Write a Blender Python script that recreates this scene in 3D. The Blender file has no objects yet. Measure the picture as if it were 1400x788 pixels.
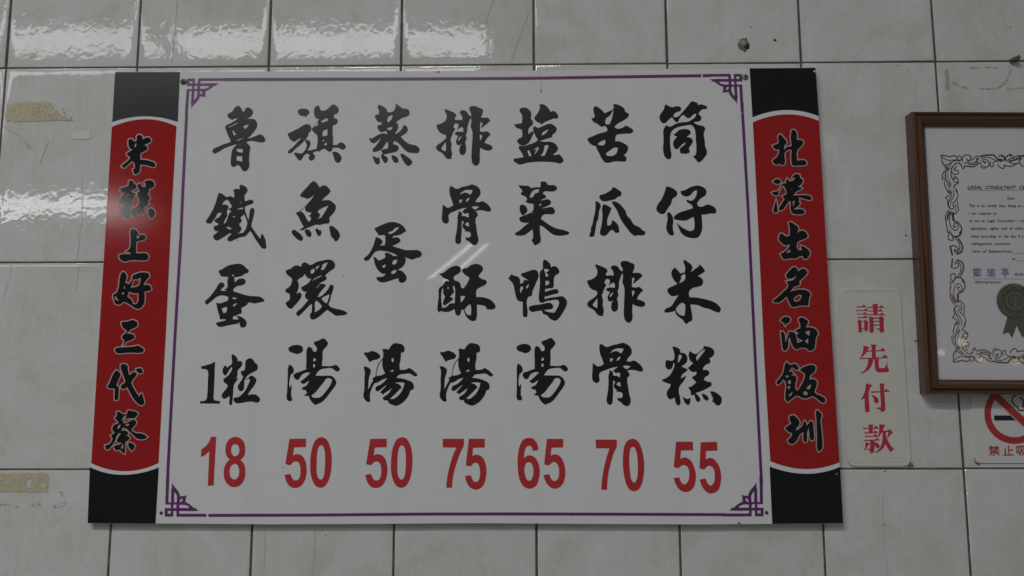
import bpy, bmesh, math, random
import numpy as np
from mathutils import Matrix, Vector
from mathutils.geometry import delaunay_2d_cdt
random.seed(7)
S = bpy.context.scene
COL = S.collection

# ---------------------------------------------------------------- camera
CAMX, CAMZ, CAMD = 0.79405, 1.75, 1.25224      # camera above the floor and in front of the tiles
ROW0 = CAMZ + 0.50842                          # height of the upper horizontal joint
TW = 0.203; TH = TW*1.4926                     # tile pitch
F = 1171.74
rx, ry, rz = 0.13048, 0.01291, -0.00199
def rot(ax, a):
    return np.array(Matrix.Rotation(a, 3, ax))
RW = rot('Y', ry) @ rot('X', rx) @ rot('Z', rz)      # camera axes in (right, up, towards the room)
M3 = np.array([[1,0,0],[0,0,-1],[0,1,0]])            # to Blender's x, y, z: the wall is the plane y = 0
RB = M3 @ RW
cd = bpy.data.cameras.new('camera'); cam = bpy.data.objects.new('camera', cd); COL.objects.link(cam)
m = Matrix([list(r)+[0] for r in RB] + [[0,0,0,1]])
cam.matrix_world = Matrix.Translation((CAMX, -CAMD, CAMZ)) @ m
cd.sensor_width = 36; cd.lens = F/1400*36; cd.clip_start = .05; cd.clip_end = 60
S.camera = cam
C0 = np.array([CAMX, -CAMD, CAMZ])
def ray(u, v):
    d = RB @ np.array([(u-700)/F, -(v-394)/F, -1.0]); return d/np.linalg.norm(d)
def W(u, v, s=0.0):
    """photo point to the plane that lies s metres in front of the tiles -> x, z"""
    d = ray(u, v); t = (-s - C0[1])/d[1]; p = C0 + t*d
    return p[0], p[2]
def mirror_to(u, v, z, s=0.0):
    """where the mirror image seen at a photo point meets the height z in the room"""
    d = ray(u, v); t = (-s - C0[1])/d[1]; p = C0 + t*d; d = d*np.array([1,-1,1]); t = (z-p[2])/d[2]
    return p + t*d

# ---------------------------------------------------------------- room light
w = bpy.data.worlds.new('World'); S.world = w; w.use_nodes = True
bg = w.node_tree.nodes['Background']; bg.inputs[0].default_value = (.975,.985,1,1); bg.inputs[1].default_value = .122
CEIL = 3.75
def tube(name, a, b, width, L, color=(1,.99,.96)):
    """ceiling fluorescent lamp between two points, shining down; L = its radiance"""
    a = Vector(a); b = Vector(b); d = b-a; ln = d.length
    l = bpy.data.lights.new(name, 'AREA'); l.shape = 'RECTANGLE'; l.size = ln; l.size_y = width
    l.energy = L*ln*width*math.pi; l.color = color
    o = bpy.data.objects.new(name, l); COL.objects.link(o)
    o.location = (a+b)/2; o.rotation_euler = (0, 0, math.atan2(d.y, d.x)); return o
# unseen lamp added for direct light from above left and the board's shadow
tube('overhead_light', (-2.2,-3.3,4.9), (.2,-3.3,4.9), .11, 106)
# two fixtures end to end, mirrored in the upper tiles
for (p, q, L) in ((-260, 228, 4.6), (256, 673, 5.2)):
    a = mirror_to(p, 83, CEIL); b = mirror_to(q, 83, CEIL); c = mirror_to(300, 46, CEIL)
    tube('overhead_light', (a[0],(b[1]+c[1])/2,CEIL), (b[0],(b[1]+c[1])/2,CEIL), abs(c[1]-b[1]), L, (.97,.99,1))
# a fixture farther back, mirrored at the left end
a = mirror_to(-200, 297, CEIL); b = mirror_to(208, 297, CEIL, .0112); c = mirror_to(100, 274, CEIL)
tube('overhead_light', (a[0],(b[1]+c[1])/2,CEIL), (b[0],(b[1]+c[1])/2,CEIL), abs(c[1]-b[1]), 8.5, (.97,.99,1))
# twin tube running back into the room, mirrored as two slanting bars in the board
for (p, q) in (((587,381),(643,333)), ((606,385),(664,334))):
    a = mirror_to(*p, CEIL, .0112); b = mirror_to(*q, CEIL, .0112)
    tube('twin_tube', a, b, .07, 5.5, (1,.98,.93))
# small warm pendant bulbs far back in the room, mirrored in the glass of the frame
for (p, q) in ((1286.5,482), (1341.5,492.5), (1389,495), (1315,468)):
    a = mirror_to(p, q, 2.3, .0155)
    l = bpy.data.lights.new('pendant_bulb', 'POINT'); l.energy = .4; l.shadow_soft_size = .038; l.color = (1,.86,.62)
    o = bpy.data.objects.new('pendant_bulb', l); COL.objects.link(o); o.location = a
# unseen short lamp added nearer the wall to lighten the upper characters' sheen
a = mirror_to(500, -30, CEIL); b = mirror_to(690, -30, CEIL); c = mirror_to(590, -70, CEIL)
tube('overhead_light', (a[0],(b[1]+c[1])/2,CEIL), (b[0],(b[1]+c[1])/2,CEIL), abs(c[1]-b[1]), 18, (.97,.99,1))

S.view_settings.view_transform = 'Standard'; S.view_settings.look = 'None'
S.view_settings.exposure = 0; S.view_settings.gamma = 1
try: S.cycles.use_denoising = True
except Exception: pass
S.cycles.max_bounces = 6

# ---- traced outlines of the printed characters (photo pixels)
GLYPHS = """
#lu 260 130 120
335 190 340 172 375 150 400 115 420 100 440 100 458 120 472 150 482 150 498 122 520 112 545 122 563 148 560 172 540 195 508 214 545 215 575 218 595 240 602 270 590 305 560 345 525 380 500 392 545 385 590 368 630 355 655 368 676 400 665 420 640 426 590 418 540 412 500 425 520 440 538 465 532 520 528 580 530 640 510 675 488 685 465 672 450 645 425 625 400 645 380 645 364 620 366 570 372 515 385 480 410 455 420 440 370 455 310 478 260 508 220 528 198 512 205 490 250 465 310 440 355 425 365 415 345 375 325 325 314 285 330 268 370 250 405 230 430 207 400 212 375 222 352 210
343 285 400 260 428 246 426 253 380 278 345 292
378 325 400 308 392 325 400 340 418 345 395 368
472 285 500 270 528 262 515 285 495 308 485 295
415 482 472 486 472 518 425 512
418 548 466 550 466 602 440 592 416 590
408 410 440 396 470 388 490 390 460 397 430 410
415 465 440 445 482 431 455 442 428 456
#tie 272 250 100
80 435 78 412 110 360 150 290 180 215 205 130 215 108 255 122 290 150 305 155 335 143 360 155 378 162 380 115 370 85 385 70 415 65 435 72 440 60 433 40 450 20 480 30 510 50 523 80 515 105 495 125 490 160 495 200 525 192 560 182 585 198 588 215 570 228 520 245 492 265 500 310 520 370 535 405 540 370 548 300 562 275 585 275 597 295 590 350 575 410 565 465 590 510 630 565 660 605 665 585 672 560 683 550 700 580 718 625 720 660 725 695 705 715 675 700 640 655 600 595 560 530 548 520 520 555 490 580 450 585 400 605 330 632 312 625 308 600 325 575 355 548 330 545 290 570 240 600 195 622 165 610 150 575 165 560 200 530 215 500 195 522 175 518 158 490 165 465 195 460 215 440 190 432 168 415 170 400 210 375 235 345 245 325 215 322 195 340 175 380 150 410 132 440
250 240 270 200 300 182 325 200 335 225 358 250 345 270 320 280 335 300 350 312 330 325 320 345 312 365 300 400 283 435 265 442 275 410 285 390 305 350 300 310 312 285 320 262 300 240 275 235
320 470 335 490 360 480 345 500 320 503 310 488 280 495 300 480
395 300 430 275 470 265 472 288 445 285 410 292
443 215 455 205 460 213 450 222
362 355 375 362 392 362 375 380
485 335 500 370 520 430 510 480 490 520 462 545 440 540 425 550 420 540 445 525 458 490 435 455 435 440 458 420 458 395 445 375 480 345
#dan 272 356 100
208 115 250 95 310 60 380 42 450 40 485 60 510 85 535 110 530 132 495 145 465 165 420 178 378 182 383 215 382 240 400 225 430 202 460 197 490 205 503 228 490 255 460 270 420 275 385 295 370 315 370 335 420 350 480 370 550 385 610 388 660 395 690 415 708 442 680 448 645 455 600 465 555 455 528 458 520 475 490 495 455 515 460 545 455 570 430 580 400 595 365 605 362 635 390 638 425 640 435 655 428 675 380 688 310 702 215 716 195 700 180 675 230 662 285 650 285 632 255 635 225 635 222 605 210 570 195 510 188 470 190 452 215 465 270 450 310 432 318 400 290 385 240 378 190 395 140 435 85 480 70 465 64 440 100 410 140 365 180 310 210 260 230 240 262 245 275 262 268 285 245 305 232 325 265 330 300 330 285 320 265 318 300 300 308 270 305 220 318 182 300 178 235 168 220 140
350 170 365 155 378 155 372 172
355 402 400 405 408 415 385 420 365 415
365 490 375 475 405 463 412 465 380 495 368 498
243 520 270 508 300 500 302 540 285 565 262 570 255 550
400 598 440 605 480 625 510 660 512 690 495 718 455 726 440 700 435 665 420 625
#one 268 468 100
55 262 110 248 160 232 203 210 203 225 190 560 188 605 200 625 255 633 255 662 43 660 45 635 90 632 112 615 118 590 128 400 130 320 120 300 95 290 57 288
#li 268 468 100
390 127 420 145 445 175 447 208 465 202 485 205 497 225 490 255 465 285 447 310 447 345 440 370 425 395 455 380 440 410 412 450 402 490 398 560 390 640 385 675 370 680 358 665 362 610 358 580 330 598 300 610 285 600 275 570 290 545 320 510 340 465 330 452 310 440 293 410 300 395 340 365 375 320 388 290 385 262 365 285 345 320 325 350 308 360 290 335 285 300 298 270 312 248 328 262 330 278 355 258 380 240 388 220 385 180 382 150
530 220 540 195 570 175 605 180 630 215 660 245 665 275 655 300 610 325 575 345 550 365 535 385 520 415 520 440 518 480 510 510 490 527 470 525 452 500 452 470 475 430 500 390 505 370 490 350 480 320 490 312 515 305 530 270
530 405 560 385 595 360 625 372 648 400 645 430 620 475 585 520 555 570 600 562 640 565 665 580 688 608 680 640 655 650 600 640 540 645 480 655 440 658 415 645 402 615 415 598 460 590 495 560 530 520 560 460 580 405 575 395 555 395 535 410
#qi 382 136 100
200 125 215 108 260 100 300 108 322 130 318 155 295 175 282 198 275 180 240 178 210 160
88 370 120 355 200 315 275 272 310 268 335 285 342 320 335 345 315 360 312 385 280 430 235 480 175 530 110 583 88 575 95 555 140 520 190 465 235 420 215 420 180 445 155 455 120 435 95 395
372 140 375 105 395 75 420 65 435 90 445 115 475 122 510 110 545 80 580 55 610 68 635 95 638 125 615 155 585 163 590 205 620 212 628 235 615 265 575 280 573 380 578 415 575 490 625 490 640 472 665 465 700 480 717 510 700 535 680 543 645 525 600 520 575 520 565 550 540 568 505 545 480 530 450 545 430 560 400 558 360 572 365 590 385 605 375 640 345 663 318 645 318 620 330 605 320 592 290 585 265 605 230 660 205 650 180 620 160 590 165 570 205 580 240 582 275 550 295 490 280 460 278 435 310 440 335 465 325 510 300 555 350 545 402 530 405 385 375 360 345 325 370 295 400 255 430 215 400 205 380 180
370 305 395 265 415 245 418 278 395 290 375 298
445 235 480 215 520 200 520 232 490 240 465 252
465 350 500 325 517 322 517 390 465 400
465 445 475 433 485 445 470 460
475 485 510 460 510 495 490 493
570 570 600 563 635 578 660 605 668 640 650 675 625 683 600 665 588 630 575 595
#yu 385 240 100
200 220 220 185 270 130 310 85 345 57 380 85 412 132 440 110 475 112 505 135 528 168 510 195 470 230 440 262 430 272 515 268 550 290 582 325 580 365 555 410 515 455 518 490 505 518 460 520 415 532 370 530 330 545 270 568 225 590 190 588 240 555 215 515 180 445 150 405 175 395 210 370 265 320 320 258 355 207 330 225 290 248 262 248 235 235 205 228
195 388 240 350 262 330 290 310 335 299 300 307 265 332 252 360 265 385 300 398 322 402 315 418 293 435 315 455 312 480 290 500 270 470 245 420 215 392
390 385 430 355 505 322 480 370 440 435 415 462 385 465 405 450 412 415 392 398
108 605 130 583 160 598 200 630 228 665 228 690 208 707 180 695 135 655 112 625
245 590 280 582 310 600 322 630 310 660 290 663 262 635
362 580 380 570 405 590 425 590 428 630 408 655 385 640 370 610
512 550 535 543 575 565 610 600 628 640 620 675 590 708 575 708 560 685 535 660 520 600
#huan 382 346 100
68 200 80 185 120 170 160 140 200 135 240 150 235 125 265 102 300 112 330 130 400 98 470 80 545 72 580 90 598 120 595 155 560 185 520 215 490 245 510 265 500 290 460 310 415 345 465 332 490 340 500 355 470 385 435 430 410 475 440 470 490 430 530 380 545 350 565 340 582 355 578 395 562 440 545 510 530 555 550 580 600 600 660 612 700 625 733 647 715 665 660 672 605 675 575 655 540 630 515 612 480 640 420 690 355 718 335 705 330 660 345 640 350 580 350 545 330 560 280 610 230 660 205 683 182 665 185 640 230 600 280 545 315 500 290 495 278 480 280 440 300 415 270 418 245 400 230 372 260 355 310 325 345 275 315 275 290 255 275 225 250 255 215 275 192 295 205 325 208 360 195 410 180 445 210 425 235 440 235 470 205 520 160 570 125 600 95 590 65 545 80 525 108 505 112 470 105 440 80 430 58 400 85 380 120 350 130 320 135 280 110 255 80 230
337 190 370 165 380 195 350 228 338 215
387 155 435 128 420 155 395 180
443 180 460 150 465 125 495 108 523 100 510 125 470 182
345 305 380 275 450 245 460 250 410 270 360 298
384 386 420 352 440 345 410 370
385 525 398 512 430 540 460 575 430 610 380 640 382 600
450 492 490 465 540 445 530 490 508 545 480 525
#tang 382 460 100
93 132 115 110 170 93 225 98 250 118 253 150 230 178 185 190 145 178 110 165
107 302 140 325 155 360 150 390 125 410 112 450 105 510 110 555 122 535 134 520 130 560 125 620 128 650 138 672 130 692 110 698 88 690 78 670 82 600 88 490 90 400 92 340
370 62 420 45 478 23 505 45 523 75 505 110 470 150 465 240 455 318 520 322 575 318 600 308 630 320 652 350 640 372 615 378 590 362 560 342 500 345 440 358 415 380 385 425 470 425 560 428 590 450 612 500 595 540 550 600 500 665 460 705 385 740 350 710 325 670 315 645 285 640 265 640 280 625 298 610 282 578 262 578 238 560 255 548 290 530 325 475 290 495 255 512 222 490 240 478 280 445 335 392 290 390 240 415 210 460 195 470 165 455 152 420 160 405 210 385 265 365 290 355 288 345 290 260 293 150 305 118 330 115 355 140 365 162 398 165 402 120 385 100 372 82
370 235 390 238 390 262 370 272 362 258
362 300 380 298 385 320 378 335 362 332
295 575 340 520 390 465 435 455 400 500 350 550 305 595 290 600 290 575
345 635 380 610 430 550 480 490 505 455 550 455 565 475 550 520 510 580 460 640 430 660 395 662 355 655
#zheng 489 135 100
215 90 230 65 275 85 310 115 322 145 350 148 385 135 405 100 412 55 450 80 490 108 525 108 555 130 558 160 545 185 500 200 450 225 410 258 430 270 437 300 425 340 395 380 430 370 470 335 485 310 485 290 515 290 540 325 530 360 490 390 462 410 500 450 560 490 620 503 655 525 668 555 650 583 600 585 550 580 500 545 440 480 400 455 385 468 385 495 420 500 440 520 438 550 400 575 330 590 290 600 275 610 310 625 325 650 318 680 295 697 275 675 260 650 252 610 272 590 255 572 255 555 290 545 325 535 328 500 318 460 290 500 260 545 215 565 180 575 160 568 160 550 195 510 225 470 245 435 265 410 235 435 205 460 175 480 150 475 125 435 128 420 150 430 200 400 255 378 285 375 322 385 308 350 290 350 260 362 235 350 212 310 215 290 240 282 262 278 255 255 225 252 205 235 182 185 200 175 230 170 230 130
318 220 335 190 360 178 375 175 370 210 345 245 330 255 318 240
308 330 330 312 375 305 365 335 340 338
158 615 185 625 205 640 218 635 232 632 235 650 240 680 225 705 208 708 190 695 170 655
362 610 395 615 425 635 440 665 430 688 405 690 385 675 368 640
455 595 485 595 525 620 570 655 587 680 575 710 545 725 525 715 495 680 470 630
#pai 590 136 100
143 102 200 125 250 148 268 172 250 210 258 225 300 222 330 225 330 190 300 140 320 122 350 118 380 135 400 165 415 180 428 175 425 150 408 115 408 90 415 80 465 72 510 90 550 110 552 135 530 197 570 197 610 200 633 230 600 260 555 295 533 313 540 285 553 258 525 242 522 290 520 345 560 350 600 345 637 378 615 400 585 435 570 470 600 480 645 500 655 520 640 545 600 550 550 535 523 520 518 600 520 660 505 700 475 714 445 695 432 660 435 500 433 320 425 310 427 210 420 200 400 250 385 300 383 350 370 385 377 430 362 460 370 500 370 560 355 590 330 600 305 580 298 545 305 510 300 490 275 492 262 450 275 420 290 390 262 385 247 368 270 350 300 348 340 352 340 310 325 295 300 310 275 330 290 290 290 265 255 255 240 280 235 300 255 318 235 350 215 400 205 430 215 480 210 530 220 570 212 640 180 642 150 625 130 595 110 575 65 550 48 522 60 495 110 460 155 415 150 385 110 370 75 340 50 275 90 265 130 245 155 220 162 170 145 130
103 525 130 490 153 457 156 500 153 560 125 550
285 440 300 410 328 392 310 425 290 450
522 430 518 385 540 378 545 400 530 435 520 450
310 485 318 480 315 500 307 503
#gu 590 240 100
192 160 195 130 210 113 240 130 265 145 330 125 400 108 435 97 475 110 510 135 528 180 520 215 490 250 470 285 510 290 545 278 590 300 625 335 640 370 630 390 600 388 560 378 510 375 475 385 495 410 495 440 480 450 483 560 492 630 505 690 495 730 475 748 440 745 400 710 370 690 365 665 400 670 420 655 418 620 395 605 355 605 365 590 335 560 335 530 350 505 328 485 325 530 325 600 318 680 312 725 290 740 262 728 255 700 270 600 280 500 280 440 290 410 290 385 322 398 328 412 326 438 360 440 400 455 400 410 380 405 360 415 330 392 350 370 385 345 330 355 260 380 190 415 182 440 187 490 175 510 155 520 130 510 112 485 115 400 120 315 145 330 170 348 205 340 235 320 215 260 200 220
298 212 330 175 380 155 442 157 435 185 415 208 370 185 330 195
298 262 335 260 325 280 312 300 302 290
365 282 385 250 412 237 400 265 380 282
358 530 380 505 400 508 405 552 385 545
430 338 470 330 515 340 490 358 465 370 445 352
#su 588 350 100
97 190 140 183 190 145 240 115 290 108 325 122 332 155 315 185 270 210 250 235 265 262 300 275 325 300 335 345 360 350 390 310 420 255 425 235 380 205 345 165 350 145 400 130 440 100 490 87 540 98 568 125 565 160 535 195 520 225 560 250 600 262 613 285 595 310 545 335 505 360 495 400 500 445 560 445 640 468 680 500 705 545 690 572 610 575 600 548 550 530 503 525 505 600 500 670 485 697 455 702 420 685 385 645 360 580 335 580 330 620 310 645 285 640 268 600 262 570 220 595 170 605 130 598 115 595 100 608 82 592 80 540 92 440 92 370 105 340 135 320 160 280 180 265 200 280 200 260 160 245 125 220
122 390 132 345 140 360 142 410 160 435 145 480 137 520 160 535 200 505 248 468 240 452 212 445 240 410 258 385 245 345 255 318 266 340 270 400 265 510 215 515 175 550 130 562 125 520 118 450
188 335 197 330 200 355 190 360
330 500 328 430 380 432 360 470 335 502
370 580 400 540 435 520 442 560 440 640 405 635 385 610
#yan 690 136 100
160 115 175 95 235 93 270 120 287 150 282 205 305 240 300 270 260 310 255 375 300 345 315 350 290 410 260 465 230 488 200 500 165 490 130 455 150 425 185 405 185 325 150 315 120 300 102 272 130 265 185 258 187 170 165 135
305 310 320 287 350 305 385 300 440 275 490 263 530 280 560 315 550 350 512 385 512 405 450 425 370 450 430 458 500 458 550 485 578 525 560 560 515 598 550 600 580 592 615 620 637 660 610 685 585 690 550 680 450 672 350 672 250 682 150 700 125 685 95 660 98 640 150 632 205 622 180 570 150 520 160 500 205 504 270 484 330 462 358 435 330 390 312 345
315 205 335 175 365 130 380 90 370 60 385 55 420 55 455 80 480 110 492 135 530 125 560 150 577 185 565 205 530 205 480 225 430 245 395 273 385 260 345 240
395 385 410 355 440 335 475 320 460 345 430 375 400 388
245 550 268 550 285 600 290 612 262 610 250 580
315 540 340 520 362 512 365 530 345 565 320 600 330 565 345 535 318 548
430 500 460 488 473 500 460 540 430 608 380 608 400 590 422 545
#cai 690 240 100
150 105 200 110 260 115 285 135 330 128 385 128 387 95 385 72 430 65 455 85 465 100 530 105 560 120 560 150 530 170 480 172 430 172 405 195 435 210 447 240 400 260 385 275 430 262 470 258 495 275 495 305 465 325 420 345 380 360 440 350 510 342 530 360 542 385 525 415 490 418 430 420 400 440 390 468 440 505 500 545 560 572 630 588 680 605 698 615 690 630 640 645 560 647 520 635 460 590 400 545 378 540 380 620 385 715 345 745 325 755 305 725 288 692 300 685 300 580 260 610 210 642 150 648 118 640 110 622 150 600 210 550 265 505 220 510 175 498 158 475 160 455 190 440 250 415 305 378 308 305 270 302 240 292 220 280 240 265 235 240 205 220 175 205 175 190 190 180 185 155 160 130
268 240 275 210 300 170 335 150 372 148 360 185 325 195 315 220 290 238
372 310 400 300 385 325 372 330
280 410 303 392 303 408
165 330 180 315 205 318 230 335 243 385 220 415 195 432 175 410 160 365
#ya 690 348 100
38 260 55 235 75 212 100 230 130 235 160 260 165 300 160 320 200 300 208 275 230 275 260 285 235 265 180 228 175 208 230 190 320 165 345 175 363 205 365 240 340 300 315 360 298 400 290 445 262 455 245 470 245 660 235 678 200 672 195 645 195 510 160 505 130 480 118 440 105 380 90 320 65 285
165 370 172 348 198 345 195 375 180 395 178 422 167 400
230 350 265 315 255 345 235 372
378 200 385 180 410 155 410 100 418 65 432 55 465 75 490 105 498 140 520 128 550 130 575 150 588 185 580 205 545 225 530 260 528 340 515 362 480 365 435 372 435 405 480 390 540 375 570 378 582 400 570 418 520 430 470 445 430 455 430 482 500 465 580 455 620 450 650 470 672 510 665 550 630 620 590 680 550 713 500 700 475 680 455 655 415 640 400 605 350 610 295 620 262 595 260 565 300 550 380 540 400 535 450 525 490 522 510 535 523 560 510 585 480 592 420 598 440 610 490 625 535 625 560 590 585 530 580 500 560 488 500 495 440 505 410 520 380 515 368 490 372 400 380 300
420 155 445 155 480 165 470 180 445 195 475 228 455 240 440 238 438 210 428 175
437 285 475 283 480 320 440 338
#ku 797 132 100
112 150 118 118 135 102 165 118 200 145 235 182 270 165 310 148 335 122 325 95 335 85 375 88 415 108 448 135 450 155 495 188 490 215 450 250 380 290 345 320 340 335 370 348 420 340 465 312 495 330 535 355 540 378 520 395 450 400 380 408 360 415 350 450 347 485 385 483 430 500 470 525 487 550 478 590 440 635 468 660 465 695 440 702 380 698 320 703 290 712 240 712 210 680 175 615 145 555 140 535 115 530 80 510 50 470 52 455 100 432 160 405 220 388 250 380 262 365 258 340 235 318 200 327 180 315 150 292 110 272 92 240 125 220 125 205
240 265 250 235 290 205 318 160 333 143 320 200 308 250 285 300 250 300 240 285
157 510 195 482 240 465 240 500 225 525 195 528 165 520
245 615 290 580 345 550 378 552 370 590 355 620 320 640 260 638
#gua 797 245 100
175 195 180 178 230 160 285 130 312 108 315 88 345 92 380 115 412 140 412 180 380 190 345 215 300 228 215 238 195 225
133 240 160 243 185 270 192 300 178 330 168 400 162 435 148 460 140 510 128 580 120 612 100 622 72 618 68 605 85 560 85 530 105 480 112 430 122 390 132 340 135 280
215 280 230 272 270 290 307 310 295 350 275 395 262 440 262 500 285 500 308 480 308 440 350 462 380 500 392 575 365 578 350 580 330 555 310 545 285 565 255 600 215 612 185 590 185 555 200 500 210 400
308 243 340 240 385 260 430 305 460 345 470 385 510 430 550 490 610 520 645 552 670 565 670 595 650 605 590 605 560 612 525 590 470 525 420 455 385 385 360 325 330 285
#tong 893 130 100
68 235 85 195 115 155 125 115 138 102 165 118 200 132 250 122 290 128 302 150 290 172 250 185 218 220 225 240 265 235 320 180 380 110 412 72 450 75 480 92 482 108 520 102 560 115 585 130 570 150 535 152 500 180 485 205 510 225 520 250 500 280 440 290 440 300 490 325 545 340 560 370 545 405 555 490 560 550 578 605 575 640 555 670 510 718 485 727 455 690 430 665 460 640 465 600 460 480 448 370 430 338 405 322 350 328 270 345 220 370 190 410 190 600 198 650 185 690 160 692 130 670 110 620 112 480 112 370 140 325 180 342 240 312 320 293 370 290 420 265 460 225 462 200 440 205 395 245 370 248 350 235 328 212 300 230 280 260 265 298 240 285 215 260 205 238 180 255 150 285 118 305 95 298 70 260
220 425 245 410 270 385 320 368 370 370 400 390 402 415 375 440 360 455 400 460 428 490 415 530 390 565 388 595 398 605 385 625 295 630 290 605 285 585 310 560 348 520 345 510 310 535 270 575 248 588 225 565 215 520 230 480 262 450 235 440
#zai 890 245 100
165 80 200 85 250 110 283 145 275 180 235 210 215 265 175 325 145 370 115 378 75 355 58 325 75 270 110 225 140 160
175 370 190 352 215 375 235 410 240 450 235 510 240 560 248 585 240 605 210 605 180 575 165 530 172 470 180 430
315 130 360 122 420 90 490 70 530 75 585 105 598 140 585 175 540 205 495 255 512 298 560 295 610 275 650 285 690 310 705 345 690 368 640 370 580 382 545 380 550 450 550 540 535 590 500 630 440 635 380 620 330 585 305 540 275 470 320 510 380 545 430 560 460 545 470 500 460 405 430 420 380 445 320 445 250 432 245 415 290 370 370 340 450 315 440 280 400 255 378 235 385 225 440 232 470 210 490 170 497 125 480 120 440 155 420 175 370 187 335 170
#mi 893 350 100
195 190 205 155 232 125 260 150 292 190 340 178 345 120 325 55 332 42 380 70 420 110 420 140 400 180 440 150 495 110 488 92 515 105 560 160 540 180 480 215 515 235 538 270 525 315 490 330 430 345 395 370 385 400 390 445 470 450 560 468 660 500 705 535 730 572 715 610 680 605 600 570 550 560 480 530 400 522 412 590 420 640 418 695 385 712 360 735 340 720 320 690 280 660 245 625 235 590 190 605 125 612 122 585 145 565 190 545 230 490 275 420 240 430 200 432 170 410 152 370 165 350 220 322 262 300 235 275 205 225
275 292 300 250 303 215 340 190 348 235 335 262 305 285
245 570 270 535 308 502 340 520 345 580 338 645 300 640 260 610
#gao 898 465 100
165 72 200 75 245 100 258 140 290 142 320 165 330 205 315 245 265 285 335 318 310 345 275 370 255 420 310 385 315 390 290 440 245 500 235 545 248 610 255 670 245 700 225 705 205 680 192 620 170 630 145 640 115 615 105 580 118 540 145 500 148 475 115 465 75 450 50 430 90 415 135 385 165 340 185 300 190 260 180 240 170 280 160 305 130 318 100 300 95 235 105 212 150 225 180 215 190 180 182 120
225 245 230 200 240 160 255 155 268 175 255 210 235 240
343 155 355 118 385 140 420 150 460 125 500 90 505 65 535 70 575 78 610 105 620 135 605 170 565 200 578 230 565 250 530 265 500 300 495 325 545 325 565 350 555 378 520 400 505 430 550 450 585 455 590 485 560 510 480 550 415 572 440 595 470 640 455 668 435 665 415 630 405 590 365 595 365 560 350 530 335 510 375 500 425 455 400 430 375 400 425 370 425 340 390 345 360 330 335 302 365 275 395 245 370 235 350 200
430 225 425 190 440 155 480 120 515 98 518 105 490 150 450 200
275 605 300 625 340 635 360 618 360 660 350 695 335 700 305 680
483 575 515 585 545 605 558 635 545 655 525 650 500 625
572 555 600 553 650 575 695 620 693 680 675 705 640 700 608 668 590 660 605 645 592 600
#danb 489 298 100
178 115 230 90 300 60 360 45 430 55 480 80 510 115 523 145 500 155 470 175 420 190 385 195 375 218 410 210 445 218 462 240 450 262 410 285 370 305 440 325 520 348 600 347 660 352 690 385 680 415 625 435 590 450 540 435 490 418 515 435 515 470 490 520 430 562 470 570 505 600 527 645 515 680 470 700 445 685 440 650 400 660 340 680 270 695 220 680 197 645 230 638 280 630 300 600 270 602 235 580 195 525 175 450 172 418 190 425 225 460 265 445 298 430 292 385 310 375 355 390 385 410 430 410 400 390 330 365 270 355 215 355 175 380 140 430 105 462 75 460 65 435 110 400 145 350 175 280 195 205 230 218 260 240 268 262 235 300 290 295 298 260 295 185 265 185 230 190 205 155
330 155 380 135 400 110 440 100 445 110 400 150 350 175 330 168
262 520 295 500 300 515 292 535 270 535
372 490 385 460 425 447 425 460 405 500 380 505
360 590 375 570 418 560 412 585 390 603 365 605
#tangb 489 468 100
65 122 75 112 110 110 150 95 200 108 235 135 243 155 225 178 165 195 125 215 115 195 90 155
62 270 75 263 110 272 140 300 138 330 122 380 115 450 110 515 150 440 165 410 155 385 185 375 200 310 215 250 240 205 265 180 275 150 268 75 280 72 335 80 345 60 395 12 440 15 485 28 505 70 495 105 465 115 462 190 450 240 455 298 500 298 530 290 552 275 600 305 645 350 630 370 600 362 570 340 500 342 440 355 415 385 480 392 540 410 590 435 605 475 600 505 570 520 555 560 520 615 470 660 410 685 370 672 335 655 320 628 285 625 268 605 280 590 330 555 372 488 320 530 290 548 272 570 265 555 240 545 255 525 300 480 315 458 270 490 225 525 200 528 190 505 200 480 250 455 325 385 270 400 230 425 195 440 180 440 150 500 132 560 135 640 110 645 75 615 62 590 72 500 72 400 75 310
200 365 205 320 225 250 245 210 265 190 268 270 290 325 298 335 260 355
330 85 345 65 375 65 390 85 388 115 365 115 340 100
362 190 375 168 385 175 387 210 375 215
345 322 365 300 385 297 385 315
345 610 380 580 430 530 475 485 440 450 410 445 410 435 470 432 505 438 495 480 460 550 420 590 385 612
#c_mi 155 175 70
230 215 235 185 270 172 305 190 320 210 345 205 360 180 362 125 395 108 435 120 448 165 440 190 470 165 520 145 560 160 580 195 560 225 510 245 455 270 500 272 522 300 515 335 470 365 425 385 412 420 415 490 470 492 560 510 625 535 648 565 630 598 590 600 520 575 415 565 408 620 402 670 345 718 315 700 300 640 325 630 328 560 290 510 245 545 180 605 150 614 125 590 150 565 220 510 265 455 215 420 205 395 230 375 280 345 300 325 265 325 240 290
320 300 330 255 350 225 352 265 335 300
#c_gao 155 240 70
235 120 250 85 290 80 320 120 355 160 350 190 310 215 275 240 300 270 345 265 320 320 270 465 250 510 248 600 235 665 200 668 180 650 185 600 150 612 105 600 110 560 130 510 165 460 145 435 100 420 85 390 110 345 145 300 180 265 130 260 108 235 115 195 150 185 200 170 235 150
190 325 225 290 248 278 240 300 205 328
370 175 385 130 415 128 445 170 480 180 500 140 475 110 490 90 540 72 600 85 632 130 620 175 580 200 545 215 550 250 520 290 560 330 550 370 530 400 545 440 500 470 460 500 480 560 455 600 430 560 390 600 360 560 355 610 320 648 285 625 260 570 260 520 330 500 380 450 400 400 370 300 375 260 410 240 390 210
540 520 590 508 625 540 640 600 590 665 555 640 535 590
#c_shang 148 305 70
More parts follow.
